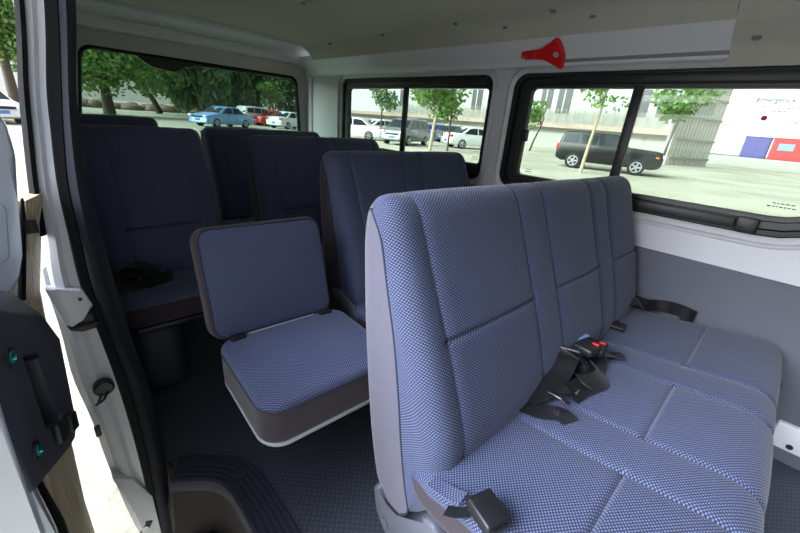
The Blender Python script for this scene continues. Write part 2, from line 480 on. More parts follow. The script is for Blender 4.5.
finish('groove_strip', bm, M['grooveline'], bpy.data.objects['trim_3'])
# ceiling
CEIL = [(WX-0.143, 1.279), (WX-0.152, 1.292), (WX-0.19, 1.328), (WX-0.26, 1.35), (1.1, 1.364), (0.83, 1.368), (0.5, 1.364), (0.28, 1.345), (0.15, 1.31), (0.10, 1.25)]
CEILF = [(WX-0.075, 1.172), (WX-0.082, 1.19), (WX-0.10, 1.23)] + [(x-0.004, z-0.006) for x, z in CEIL]
def ceil_mesh(name, prof, y0, y1):
    bm = bmesh.new(); rows = []
    pr = catmull([(x, 0, z) for x, z in prof], 4); k = max(2, int((y1-y0)/0.2))
    for dz in (0, 0.03):
        rr = []
        for i in range(k+1):
            y = y0+(y1-y0)*i/k; rr.append([bm.verts.new((p.x, y, p.z+dz)) for p in pr])
        rows.append(rr)
    for rr in rows:
        for A, B in zip(rr, rr[1:]):
            for i in range(len(pr)-1): bm.faces.new((A[i], A[i+1], B[i+1], B[i]))
    for i in range(len(pr)-1):
        bm.faces.new((rows[0][0][i], rows[0][0][i+1], rows[1][0][i+1], rows[1][0][i])); bm.faces.new((rows[0][-1][i], rows[0][-1][i+1], rows[1][-1][i+1], rows[1][-1][i]))
    for j in range(k):
        for i in (0, len(pr)-1): bm.faces.new((rows[0][j][i], rows[0][j+1][i], rows[1][j+1][i], rows[1][j][i]))
    return finish(name, bm, M['liner'])
ceil = structure(ceil_mesh('ceiling', CEIL, 0.245, 2.42), 'grey fabric headliner of the van')
ceilf = structure(ceil_mesh('ceiling.001', CEILF, -2.1, 0.242), 'grey headliner section curving down beside the near window')
bs = [(0.92, 1.60), (1.38, 2.10), (1.37, 1.62), (1.37, 1.16), (1.42, 0.95), (1.38, 0.74), (1.42, 0.62), (0.9, 1.0), (1.36, 0.30)]
for i, (x, y) in enumerate(bs):
    # the height of the headliner at x
    z = 1.364 - max(0, (x-1.1))**2*0.28 - 0.0008
    for a, b in zip(CEIL, CEIL[1:]):
        if b[0] <= x <= a[0]: z = a[1]+(b[1]-a[1])*(x-a[0])/(b[0]-a[0])
    bm = bmesh.new(); bmesh.ops.create_uvsphere(bm, u_segments=12, v_segments=6, radius=0.010)
    bmesh.ops.scale(bm, vec=(1, 1, 0.45), verts=bm.verts); bmesh.ops.translate(bm, vec=(x, y, z-0.001), verts=bm.verts)
    finish('headliner_button', bm, M['button'], ceil)
bm = bmesh.new(); bmesh.ops.create_uvsphere(bm, u_segments=12, v_segments=6, radius=0.011)
bmesh.ops.transform(bm, matrix=Matrix.Translation((1.492, 0.19, 1.238)) @ Matrix.Rotation(-0.9, 4, 'Y') @ Matrix.Diagonal((1, 1, 0.45, 1)), verts=bm.verts)
finish('headliner_button', bm, M['button'], ceilf)
# outer roof skin keeps the sky out
structure(box('trim_4', (0.80, 0.27, 1.43), (1.72, 4.74, 0.03), M['doorwhite'], bevel=0.01), 'white outer roof skin of the van')

# rear wall with the tailgate window
def splay(x, z):
    k = (1.17-z)*(0.17 if x < 0.86 else 0.06)*min(1, abs(x-0.86)/0.5)
    return x-k if x < 0.86 else x+k
RW = (0.262, 1.455, 0.655, 1.185)
bm = bmesh.new()
sheet_with_holes(bm, [(0.03, 0.0), (1.66, 0.0), (1.66, 1.40), (0.14, 1.40), (0.13, 1.20), (0.09, 0.95), (0.05, 0.6)], [[(splay(x, z), z) for x, z in rr_yz(*RW, 0.05)]], lambda x, z: (x, 2.62, z))
ring_loft(bm, [[(splay(x, z), y, z) for x, z in rr_yz(RW[0]-o, RW[1]+o, RW[2]-o, RW[3]+o, 0.05+o)] for o, y in ((0, 2.62), (-0.002, 2.64), (-0.006, 2.66))])
wall_back = structure(finish('wall_back', bm, M['rearpaint'], angle=30), 'grey tailgate of the van with a wide window')
# raised frame of the tailgate opening
bm = bmesh.new()
def rear_frame(o): return rr_yz(0.205-o, 1.525+o, 0.45-o, 1.262+o, 0.10+o)
ring_loft(bm, [[(x, y, z) for x, z in rear_frame(o)] for o, y in ((0.0, 2.62), (0.004, 2.575), (0.014, 2.562), (0.03, 2.560), (0.045, 2.565), (0.06, 2.575), (0.075, 2.60), (0.09, 2.62))])
structure(finish('trim_5', bm, M['paint'], angle=50), 'white metal frame round the tailgate opening')
# corner pillar and rear roof header
bm = bmesh.new()
add_prism(bm, [(WX, 2.33, 0.0), (WX-0.02, 2.40, 0.0), (WX-0.055, 2.50, 0.0), (WX-0.06, 2.62, 0.0), (WX+0.05, 2.62, 0.0), (WX+0.05, 2.33, 0.0)], (0, 0, 1.22))
structure(finish('trim_6', bm, M['paint'], angle=50), 'white rear corner pillar between side window and tailgate')
bm = bmesh.new()
add_prism(bm, [(0.1, 2.41, 1.345), (0.1, 2.50, 1.335), (0.1, 2.535, 1.338), (0.1, 2.57, 1.315), (0.1, 2.60, 1.30), (0.1, 2.63, 1.40), (0.1, 2.41, 1.40)], (1.42, 0, 0))
structure(finish('trim_7', bm, M['paint'], angle=30), 'white roof header above the tailgate window')
# unseen van front: solid bulkhead and door side added to cut frontal light
bm = bmesh.new()
sheet_with_holes(bm, [(-0.03, -0.2), (1.66, -0.2), (1.66, 1.40), (-0.03, 1.40)], [], lambda x, z: (x, -2.1, z))
structure(finish('wall_front', bm, M['panel']), 'unseen dark partition added to shut out light from the front')
bm = bmesh.new()
sheet_with_holes(bm, [(-2.1, -0.2), (-0.55, -0.2), (-0.55, 1.36), (-2.1, 1.36)], [], lambda y, z: (0.04, y, z))
structure(finish('wall_left.002', bm, M['panel']), 'unseen solid front door side, closed to keep light out ahead of the sliding door opening')

# floor with step well
FL = [(0.06, 1.0), (0.103, 1.0), (0.112, 0.955), (0.165, 0.925), (0.235, 0.875), (0.272, 0.815), (0.282, 0.74), (0.282, 0.5), (0.282, -2.1), (1.60, -2.1), (1.60, 2.62), (0.06, 2.62)]
bm = bmesh.new(); add_prism(bm, [(x, y, 0.0) for x, y in FL], (0, 0, -0.04))
fl = finish('floor', bm, M['floor'], smooth=False); structure(fl, 'studded dark grey vinyl floor of the van')
uvl = fl.data.uv_layers.new(name='UVMap')
for lp in fl.data.loops:
    c = fl.data.vertices[lp.vertex_index].co; uvl.data[lp.index].uv = (c.x, c.y)
# ribbed nosing following the step edge
path = catmull([(0.114, 0.928, 0), (0.135, 0.915, 0), (0.155, 0.900, 0), (0.215, 0.845, 0), (0.243, 0.775, 0), (0.249, 0.68, 0), (0.249, 0.5, 0), (0.249, 0.1, 0), (0.249, -0.5, 0)], 8)
prof = [(0.040, 0.0), (0.038, 0.005)]
for k in range(5):
    a = 0.034-k*0.0145
    prof += [(a, 0.0065), (a-0.0095, 0.0065), (a-0.0105, 0.002), (a-0.0135, 0.002)]
prof += [(-0.040, 0.0065), (-0.048, 0.003), (-0.052, -0.006), (-0.052, -0.030), (-0.046, -0.030)]
bm = bmesh.new(); rows = []
for i, p in enumerate(path):
    t = (path[min(i+1, len(path)-1)]-path[max(0, i-1)]).normalized(); nn = Vector((-t.y, t.x, 0))   # left of travel = away from the well
    rows.append([bm.verts.new(p+nn*a+Vector((0, 0, z))) for a, z in prof])
for A, B in zip(rows, rows[1:]):
    for i in range(len(prof)-1): bm.faces.new((A[i], A[i+1], B[i+1], B[i]))
nos = structure(finish('trim_9', bm, M['nosing'], angle=25), 'ribbed navy rubber nosing along the step edge')
for x, y in ((0.237, 0.79), (0.140, 0.910)):
    tube('nosing_stud', [(x, y, 0.004), (x, y, 0.0085)], 0.016, M['nosing'], nos, n=18)
# riser and tread of the step
bm = bmesh.new(); inner = [(p+Vector((-t_.y, t_.x, 0))*(-0.046)) for p, t_ in [(path[i], (path[min(i+1, len(path)-1)]-path[max(0, i-1)]).normalized()) for i in range(len(path))]]
inner = [inner[0]*1.14]+inner
add_box(bm, (0.20, 1.045, -0.20), (0.30, 0.01, 0.32))
top = [bm.verts.new((p.x, p.y, -0.02)) for p in inner]; mid = [bm.verts.new((p.x-0.012, p.y-0.012, -0.15)) for p in inner]; bot = [bm.verts.new((p.x-0.02, p.y-0.02, -0.175)) for p in inner]
for A, B in ((top, mid), (mid, bot)):
    for i in range(len(A)-1): bm.faces.new((A[i], A[i+1], B[i+1], B[i]))
structure(finish('trim_10', bm, M['riser']), 'dark brown step riser below the nosing')
bm = bmesh.new()
add_box(bm, (0.19, 0.15, -0.19), (0.19, 1.50, 0.03), bevel=0.008)
for k in range(5): add_box(bm, (0.115+k*0.022, 0.30, -0.174), (0.010, 0.9, 0.006), bevel=0.002)
add_box(bm, (0.17, 0.79, -0.174), (0.13, 0.05, 0.02), bevel=0.006)
structure(finish('trim_11', bm, M['black']), 'black rubber lower step tread')

# ---------------------------------------------------------------- door opening pillar (bands of the jamb, lofted along its height)
B = [[(0.023, 1.06), (0.004, 0.957), (-0.007, 0.881), (-0.02, 0.781), (-0.03, 0.683), (-0.041, 0.576), (-0.04, 0.442), (-0.043, 0.32), (-0.032, 0.176), (-0.025, -0.005), (-0.007, -0.238)],
     [(0.037, 1.063), (0.019, 0.959), (0.008, 0.882), (-0.005, 0.781), (-0.013, 0.681), (-0.023, 0.571), (-0.018, 0.433), (-0.016, 0.306), (-0.004, 0.157), (0.005, -0.029), (0.017, -0.263)],
     [(0.062, 1.068), (0.042, 0.961), (0.032, 0.883), (0.021, 0.779), (0.018, 0.676), (0.016, 0.561), (0.027, 0.416), (0.036, 0.28), (0.041, 0.129), (0.042, -0.059), (0.039, -0.286)],
     [(0.079, 1.071), (0.062, 0.964), (0.049, 0.883), (0.036, 0.778), (0.034, 0.674), (0.033, 0.557), (0.045, 0.409), (0.055, 0.27), (0.059, 0.117), (0.057, -0.072), (0.051, -0.298)],
     [(0.102, 1.076), (0.081, 0.966), (0.071, 0.884), (0.064, 0.777), (0.061, 0.669), (0.062, 0.55), (0.072, 0.399), (0.086, 0.253), (0.089, 0.097), (0.087, -0.096), (0.075, -0.323)],
     [(0.106, 1.077), (0.085, 0.966), (0.078, 0.885), (0.072, 0.777), (0.073, 0.668), (0.076, 0.546), (0.085, 0.394), (0.098, 0.246), (0.1, 0.09), (0.099, -0.106), (0.085, -0.333)]]
B = [[(b[0][0]+0.03, b[0][1]+0.20)]+b+[(b[-1][0]+0.02, b[-1][1]-0.1)] for b in B]
Bs = [[(v.x, v.z) for v in catmull([(x, 0, z) for x, z in b], 5)] for b in B]
def band(name, prof, material, parent=None):
    """prof: list of (band index a, band index b, t, y) points across the jamb"""
    bm = bmesh.new(); rows = []
    for i in range(len(Bs[0])):
        row = []
        for a, b, t, y in prof:
            x = Bs[a][i][0]*(1-t)+Bs[b][i][0]*t; z = Bs[a][i][1]*(1-t)+Bs[b][i][1]*t
            row.append(bm.verts.new((x*y/1.0 if False else x, y, z)))
        rows.append(row)
    for A, C in zip(rows, rows[1:]):
        for k in range(len(prof)): bm.faces.new((A[k], A[(k+1) % len(prof)], C[(k+1) % len(prof)], C[k]))
    bm.faces.new(rows[0]); bm.faces.new(rows[-1])
    return finish(name, bm, material, parent)
jamb = structure(band('wall_left', [(0, 1, 0.3, 1.05), (0, 1, 0.75, 1.02), (1, 1, 0, 1.006), (1, 2, 0.35, 1.0), (1, 2, 0.6, 1.008), (2, 2, 0, 1.0), (2, 3, 0.6, 1.0), (2, 3, 0.9, 1.06)], M['paint']), 'grey white metal door jamb of the sliding door opening')
sk = structure(band('trim_12', [(2, 2, 0, 1.0), (2, 3, 0.15, 0.99), (3, 3, 0, 0.985), (3, 4, 0.2, 1.0), (3, 4, 0.2, 1.04), (2, 2, 0, 1.04)], M['rubber']), 'black flange trim of the door jamb')
# ribbed hollow rubber seal
bm = bmesh.new(); rows = []
fine = []
for i in range(len(Bs[0])-1):
    for k in range(4):
        t = k/4; fine.append([(Bs[b][i][0]*(1-t)+Bs[b][i+1][0]*t, Bs[b][i][1]*(1-t)+Bs[b][i+1][1]*t) for b in range(6)])
for i, q in enumerate(fine):
    rib = 0.003 if i % 2 else 0.0
    x3, z3 = q[3]; x4, z4 = q[4]; x5, z5 = q[5]
    pts = [(x3, 1.0, z3), (x3+(x4-x3)*0.12, 0.978+rib, z3), (x3+(x4-x3)*0.5, 0.968+rib, z4), (x3+(x4-x3)*0.85, 0.974+rib, z4), (x4, 0.985, z4), (x5, 0.992, z5), (x5, 1.03, z5), (x3, 1.03, z3)]
    rows.append([bm.verts.new(p) for p in pts])
for A, C in zip(rows, rows[1:]):
    for k in range(8): bm.faces.new((A[k], A[(k+1) % 8], C[(k+1) % 8], C[k]))
structure(finish('trim_13', bm, M['sealrubber'], angle=60), 'ribbed black rubber door seal along the door opening')
# outer weatherstrip only above the waist
nB = len(Bs[0])
bm = bmesh.new(); rows = []
for i in range(0, int(nB*0.43)):
    (xa, za), (xb, zb) = Bs[0][i], Bs[1][i]
    rows.append([bm.verts.new(p) for p in ((xa, 1.02, za), (xa+0.003, 1.0, za), ((xa+xb)/2, 0.99, zb), (xb-0.001, 0.998, zb), (xb+0.001, 1.02, zb))])
for A, C in zip(rows, rows[1:]):
    for k in range(5): bm.faces.new((A[k], A[(k+1) % 5], C[(k+1) % 5], C[k]))
bm.faces.new(rows[-1])
structure(finish('trim_14', bm, M['rubber']), 'black outer weatherstrip on the door jamb')
# body side behind the jamb (outer skin and inner side)
bm = bmesh.new()
rows = []
for i in range(nB):
    x0, z0 = Bs[0][i]; x5, z5 = Bs[5][i]
    of = 0.022 if z0 > 0.6 else 0.004
    rows.append([bm.verts.new((x0+of, 1.03, z0)), bm.verts.new((x0+of, 2.64, z0)), bm.verts.new((x5-0.004, 2.62, z5)), bm.verts.new((x5-0.004, 1.03, z5))])
for j, (A, C) in enumerate(zip(rows, rows[1:])):
    zc = A[0].co.z
    for k in range(4):
        bm.faces.new((A[k], A[(k+1) % 4], C[(k+1) % 4], C[k]))
structure(finish('wall_left.001', bm, M['paint']), 'white inner side wall behind the door jamb')
# roof edge above the door opening
structure(tube('trim_15', [(0.10, -2.1, 1.29), (0.10, 0.5, 1.29), (0.105, 1.05, 1.285), (0.10, 2.6, 1.28)], 0.035, M['paint'], n=10), 'white roof edge above the door opening')
# rail bracket, roller slot, striker, lower plates on the jamb
bm = bmesh.new()
add_prism(bm, [(-0.040, 0.985, 0.572), (-0.022, 0.985, 0.562), (0.018, 0.985, 0.556), (0.030, 0.985, 0.512), (0.002, 0.985, 0.487), (-0.012, 0.985, 0.468), (-0.026, 0.985, 0.482)], (0, 0.03, 0))
bmesh.ops.bevel(bm, geom=list(bm.edges), offset=0.005, segments=2, profile=0.5, affect='EDGES')
o = finish('rail_cover', bm, M['paint'], jamb)
tube('bolt_hole', [(0.010, 0.986, 0.535), (0.010, 0.982, 0.535)], 0.0035, M['black'], o, n=10)
prism('rail_slot', [(-0.024, 0.99, 0.478), (0.034, 0.99, 0.50), (0.040, 0.99, 0.455), (0.0, 0.99, 0.452), (-0.02, 0.99, 0.462)], (0, 0.02, 0), M['black'], jamb, bevel=0.003)
sl = box('rail', (0.008, 0.986, 0.470), (0.045, 0.01, 0.006), M['riser'], jamb, bevel=0.002)
bm = bmesh.new(); add_tube(bm, [(0.010, 1.0, 0.292), (0.010, 0.985, 0.292), (0.010, 0.98, 0.292)], [0.021, 0.021, 0.017], 20)
o = finish('door_striker', bm, M['black'], jamb)
bm = bmesh.new(); add_tube(bm, [(0.006, 0.985, 0.285), (-0.006, 0.968, 0.272), (-0.012, 0.97, 0.264), (0.004, 0.975, 0.268), (0.016, 0.98, 0.284)], 0.0032, 8)
finish('striker_loop', bm, M['black'], o)
box('cable_clip', (-0.022, 0.988, 0.176), (0.012, 0.014, 0.03), M['black'], jamb, bevel=0.003)
bm = bmesh.new(); add_box(bm, (0.020, 0.985, -0.222), (0.020, 0.012, 0.05), rot=('Y', 0.5), bevel=0.004)
o = finish('lower_guide', bm, M['black'], jamb)
tube('guide_roller', [(0.018, 0.978, -0.21), (0.018, 0.972, -0.21)], 0.006, M['steel'], o, n=12)
# sill flare at the foot of the jamb
prism('sill_flare', [(-0.022, 0.995, 0.0), (-0.012, 0.985, -0.05), (0.004, 0.98, -0.14), (0.012, 0.975, -0.30), (0.052, 0.975, -0.33), (0.052, 0.985, -0.12), (0.02, 0.99, -0.03)], (0, 0.04, 0), M['paint'], jamb, bevel=0.004)

# windows: frames, panes, divider, latches
def side_window(idx, w, rr, gl, div, label):
    y0, y1, z0, z1 = w
    root = bpy.data.objects.new('window_%d' % idx, None); link(root); root.location = (WX, (y0+y1)/2, z0); root['kind'] = 'structure'; root['label'] = label
    bm = bmesh.new(); fr = rr_yz(y0+0.002, y1-0.002, z0+0.002, z1-0.002, 0, rs=rr)
    gi = rr_yz(gl[0], gl[1], gl[2], gl[3], 0, rs=gl[4])
    xo, xi = WX+0.006, WX+0.028
    def L(a, t): return [((p[0]*(1-t)+q[0]*t), (p[1]*(1-t)+q[1]*t)) for p, q in zip(fr, gi)]
    ring_loft(bm, [[(x, y, z) for y, z in L(0, t)] for t, x in ((0.0, WX+0.03), (0.0, WX+0.010), (0.08, xo), (0.30, xo), (0.36, xo+0.012), (0.7, xo+0.014), (0.76, xo+0.006), (0.97, xo+0.008), (1.0, xo+0.014), (1.0, xi+0.01))])
    finish('window_frame', bm, M['black'], root, angle=30)
    box('divider', (WX+0.020, div, (gl[2]+gl[3])/2), (0.018, 0.034, gl[3]-gl[2]+0.02), M['black'], root, bevel=0.004)
    panes = []
    for a, b in ((gl[0], div), (div, gl[1])):
        bm = bmesh.new(); add_box(bm, (WX+0.026, (a+b)/2, (gl[2]+gl[3])/2), (0.004, b-a+0.016, gl[3]-gl[2]+0.016))
        panes.append(finish('pane', bm, M['clear'], root))
    return root, panes
w1, p1 = side_window(1, W1, W1r, (-0.185, 0.892, 0.765, 1.125, (0.02, 0.03, 0.20, 0.02)), 0.48, 'black framed sliding side window beside the near bench')
w2, p2 = side_window(2, W2, W2r, (1.112, 2.225, 0.78, 1.125, (0.02, 0.02, 0.02, 0.02)), 1.677, 'black framed sliding side window at the rear of the van')
# side window accessories
def latch(root, y, z, sx=0.022):
    box('latch', (WX-0.002, y, z), (sx, 0.028, 0.05), M['black'], root, bevel=0.004)
latch(w1, 0.878, 0.935); latch(w2, 2.19, 0.93)
bm = bmesh.new(); add_box(bm, (WX+0.003, 0.335, 0.728), (0.012, 0.50, 0.034), bevel=0.004); add_box(bm, (WX+0.0, 0.055, 0.728), (0.016, 0.055, 0.05), bevel=0.006)
finish('slider_track', bm, M['black'], w1)
bm = bmesh.new(); add_box(bm, (WX+0.003, 0.25, 1.158), (0.012, 1.10, 0.03), bevel=0.004)
finish('top_rail', bm, M['black'], w1)
bm = bmesh.new(); add_box(bm, (WX+0.003, 1.67, 1.158), (0.012, 1.10, 0.03), bevel=0.004)
finish('top_rail', bm, M['black'], w2)
# rear window
root = bpy.data.objects.new('window_3', None); link(root); root.location = (0.86, 2.64, 0.68); root['kind'] = 'structure'; root['label'] = 'wide tinted tailgate window at the back of the van'
bm = bmesh.new(); add_box(bm, (0.83, 2.668, 0.92), (1.40, 0.004, 0.56)); finish('pane', bm, M['rearglass'], root)
bm = bmesh.new(); ring_loft(bm, [[(splay(x, z), y, z) for x, z in rr_yz(RW[0]+o, RW[1]-o, RW[2]+o, RW[3]-o, 0.05)] for o, y in ((-0.002, 2.625), (0.004, 2.618), (0.012, 2.625), (0.016, 2.642))])
finish('window_gasket', bm, M['rubber'], root)
bm = bmesh.new(); pts = [(0.44, 1.19), (0.50, 1.172), (0.54, 1.14), (0.575, 1.122), (0.66, 1.112), (0.70, 1.12), (0.735, 1.145), (0.80, 1.158), (1.45, 1.166), (1.45, 1.19)]
add_prism(bm, [(x, 2.628, z) for x, z in pts], (0, 0.014, 0))
finish('brake_lamp_housing', bm, M['black'], root)

# writing and stamps on the panes
def text_mesh(body, size, loc, material, name, parent, shear=0.0, along=None, ext=0.0003):
    cu = bpy.data.curves.new(name, 'FONT'); cu.body = body; cu.size = size; cu.shear = shear; cu.extrude = ext; cu.offset = size*0.016
    ob = bpy.data.objects.new(name, cu); COL.objects.link(ob)
    dg = bpy.context.evaluated_depsgraph_get(); dg.update()
    me = bpy.data.meshes.new_from_object(ob.evaluated_get(dg)); bpy.data.objects.remove(ob)
    # text x -> -Y (reads left to right from inside), text y -> Z
    mt = Matrix(((0, 0, -1, loc[0]), (-1, 0, 0, loc[1]), (0, 1, 0, loc[2]), (0, 0, 0, 1)))
    bm = bmesh.new(); bm.from_mesh(me); bm.transform(mt); bpy.data.meshes.remove(me)
    return finish(name, bm, material, parent, smooth=False)
SX = WX+0.0225
st = bpy.data.objects.new('emergency_exit_sticker', None); link(st); st.location = (SX, 0.06, 1.03)
st['label'] = 'clear window sticker with magenta Emergency Exit lettering'; st['category'] = 'sticker'
text_mesh('Emergency', 0.0195, (SX, 0.152, 1.088), M['stickerviolet'], 'lettering', st, shear=0.25)
text_mesh('Exit', 0.0215, (SX, 0.046, 1.086), M['stickerred'], 'lettering', st, shear=0.25, ext=0.0006)
def dashes(name, rows, material, parent, x=SX, h=0.005, seed=3):
    rnd = random.Random(seed); bm = bmesh.new()
    for ya, yb, z in rows:
        y = ya
        while y > yb:
            l = rnd.uniform(0.004, 0.010); add_box(bm, (x, y-l/2, z), (0.0006, l, h*rnd.uniform(0.6, 1.0))); y -= l+0.003
    return finish(name, bm, material, parent, smooth=False)
dashes('small_print', [(0.135, 0.035, 1.073), (0.138, 0.075, 1.063)], M['stickerviolet'], st, h=0.003)
dashes('border_line', [(0.15, 0.02, 1.008)], M['stickergrey'], st, h=0.003, seed=8)
tube('red_dot', [(SX+0.0005, 0.118, 1.044), (SX-0.0005, 0.118, 1.044)], 0.0075, M['stickerred'], st, n=18)
bm = bmesh.new(); add_tube(bm, [(SX, 0.062, 1.024), (SX, 0.056, 1.034), (SX, 0.048, 1.038), (SX, 0.044, 1.030)], 0.0014, 6); finish('hand_symbol', bm, M['stickergrey'], st)
for root_, rows, sd in ((w1, [(0.855, 0.825, 0.782), (0.855, 0.825, 0.792)], 5), (w1, [(0.03, -0.03, 0.796), (0.02, -0.025, 0.806)], 6), (w2, [(1.165, 1.125, 0.800), (1.16, 1.13, 0.81)], 7)):
    dashes('glass_stamp', rows, M['stamp'], root_, h=0.0035, seed=sd)

# ---------------------------------------------------------------- sliding door slid open behind the opening
door = bpy.data.objects.new('door_1', None); link(door); door.location = (-0.08, 0.55, -0.2); door['kind'] = 'structure'; door['label'] = 'white sliding door slid back outside the opening'
dn = Vector((-0.23, 0.045, 0)).normalized()*0.035       # into the door
HP = [(-0.073, 0.556, 0.725), (-0.066, 0.591, 0.705), (-0.039, 0.731, 0.626), (-0.03, 0.773, 0.561), (-0.039, 0.729, 0.414), (-0.045, 0.70, 0.404), (-0.052, 0.661, 0.42), (-0.081, 0.513, 0.496), (-0.082, 0.509, 0.564), (-0.083, 0.506, 0.622), (-0.083, 0.503, 0.671)]
RC = [(-0.062, 0.612, 0.628), (-0.052, 0.662, 0.603), (-0.050, 0.674, 0.479), (-0.051, 0.666, 0.474), (-0.063, 0.605, 0.513), (-0.063, 0.607, 0.535)]
bm = bmesh.new(); es = []
for lp in (HP, RC):
    vs = [bm.verts.new(p) for p in lp]
    for i in range(len(vs)): es.append(bm.edges.new((vs[i], vs[(i+1) % len(vs)])))
bmesh.ops.triangle_fill(bm, use_beauty=True, edges=es)
def wallring(lp, vec):
    a = [bm.verts.new(p) for p in lp]; b = [bm.verts.new(Vector(p)+vec) for p in lp]
    for i in range(len(a)): bm.faces.new((a[i], a[(i+1) % len(a)], b[(i+1) % len(b)], b[i]))
    return b
top_in = [Vector(p)+dn*0.9 for p in ((-0.070, 0.572, 0.755), (-0.062, 0.609, 0.735), (-0.036, 0.745, 0.668))]     # the ledge on top slopes back into the door
lp = HP; a_ = [bm.verts.new(p) for p in lp]; b_ = [bm.verts.new(top_in[i] if i < 3 else Vector(p)+dn) for i, p in enumerate(lp)]
for i in range(len(a_)): bm.faces.new((a_[i], a_[(i+1) % len(a_)], b_[(i+1) % len(b_)], b_[i]))
bm.faces.new(wallring(RC, dn*0.7))
bmesh.ops.remove_doubles(bm, verts=bm.verts, dist=0.0005)
bmesh.ops.recalc_face_normals(bm, faces=bm.faces)
eo = [e for e in bm.edges if len(e.link_faces) == 2 and e.calc_face_angle(0) > 0.5]
bmesh.ops.bevel(bm, geom=eo, offset=0.005, segments=3, profile=0.5, affect='EDGES', clamp_overlap=True)
hp = finish('handle_panel', bm, M['blacktrim'], door)
bm = bmesh.new(); add_prism(bm, [(-0.054, 0.648, 0.600), (-0.051, 0.664, 0.594), (-0.050, 0.670, 0.486), (-0.053, 0.655, 0.492)], dn*0.5); finish('door_handle', bm, M['blacktrim'], hp)
bm = bmesh.new(); add_prism(bm, [(-0.060, 0.615, 0.507), (-0.050, 0.665, 0.476), (-0.054, 0.648, 0.452), (-0.061, 0.612, 0.474)], -dn*0.22)
bmesh.ops.bevel(bm, geom=list(bm.edges), offset=0.002, segments=2, profile=0.5, affect='EDGES')
finish('latch_button', bm, M['black'], hp)
bm = bmesh.new(); add_prism(bm, [(-0.049, 0.678, 0.470), (-0.042, 0.708, 0.455), (-0.043, 0.702, 0.425), (-0.050, 0.672, 0.440)], -dn*0.22)
bmesh.ops.bevel(bm, geom=list(bm.edges), offset=0.002, segments=2, profile=0.5, affect='EDGES')
finish('latch_button', bm, M['black'], hp)
for c in ((-0.070, 0.569, 0.654), (-0.074, 0.550, 0.526)):
    d = -dn.normalized(); p = Vector(c)
    o = tube('screw_cup', [p-d*0.001, p+d*0.003], 0.0125, M['black'], hp, n=18)
    bm = bmesh.new(); add_tube(bm, [p+d*0.002, p+d*0.005], 0.0078, 14); add_box(bm, p+d*0.0055, (0.003, 0.010, 0.003)); finish('screw', bm, M['screwgreen'], o)
# door skin, seal and hardboard lining
prism('door_edge', [(-0.10, 0.50, 0.74), (-0.0800, 0.50, 0.66), (-0.088, 0.50, 0.443), (-0.092, 0.50, 0.30), (-0.098, 0.50, -0.15), (-0.26, 0.50, -0.15), (-0.26, 0.50, 0.74)], (0, 0.03, 0), M['doorwhite'], door, bevel=0.004)
prism('door_flange', [(-0.088, 0.535, 0.55), (-0.0815, 0.535, 0.385), (-0.090, 0.535, -0.15), (-0.115, 0.535, -0.15), (-0.115, 0.535, 0.55)], (0, 0.02, 0), M['silver'], door, bevel=0.003)
prism('door_seal', [(-0.090, 0.585, 0.50), (-0.0785, 0.585, 0.34), (-0.083, 0.585, -0.15), (-0.115, 0.585, -0.15), (-0.115, 0.585, 0.50)], (0, 0.02, 0), M['rubber'], door, bevel=0.003)
bm = bmesh.new(); A = [(-0.088, 0.62, -0.16), (-0.080, 0.62, 0.42), (-0.080, 0.62, 0.78)]; Bq = [(-0.086, 1.0, -0.20), (-0.0845, 1.0, -0.03), (-0.066, 1.0, 0.30), (-0.047, 1.0, 0.566), (-0.003, 1.0, 0.765)]
zs = [-0.16, -0.03, 0.1, 0.2, 0.3, 0.43, 0.566, 0.68, 0.765]
def interp(pts, z):
    for a, b in zip(pts, pts[1:]):
        if a[2] <= z <= b[2]: t = (z-a[2])/(b[2]-a[2]); return a[0]+(b[0]-a[0])*t
    return pts[-1][0]
yn = lambda z: 0.62 if z < 0.5 else 0.935
fr_ = [bm.verts.new((interp(A, z) if z < 0.5 else interp(Bq, z)-0.024, yn(z), z)) for z in zs]; bk = [bm.verts.new((interp(Bq, z), 1.0, z)) for z in zs]
fr2 = [bm.verts.new((interp(A, z)-0.05, yn(z), z)) for z in zs]; bk2 = [bm.verts.new((interp(Bq, z)-0.03, 1.0, z)) for z in zs]
for i in range(len(zs)-1):
    for P_, Q_ in ((fr_, bk), (bk, bk2), (bk2, fr2), (fr2, fr_)): bm.faces.new((P_[i], P_[i+1], Q_[i+1], Q_[i]))
bm.faces.new((fr_[0], bk[0], bk2[0], fr2[0])); bm.faces.new((fr_[-1], bk[-1], bk2[-1], fr2[-1]))
finish('lining_board', bm, M['board'], door)
bm = bmesh.new(); add_box(bm, (-0.175, 1.13, 0.21), (0.03, 1.24, 0.86), bevel=0.01); add_box(bm, (-0.165, 1.70, 0.90), (0.03, 0.10, 0.56), bevel=0.01); add_box(bm, (-0.14, 1.13, 1.19), (0.03, 1.24, 0.08), bevel=0.01); add_box(bm, (-0.165, 1.12, 0.90), (0.03, 0.05, 0.56), bevel=0.01)
finish('door_skin', bm, M['silver'], door)  # mostly unseen rest of the door, added to shade the jamb
box('door_window', (-0.165, 1.41, 0.90), (0.004, 0.56, 0.54), M['clear'], door)
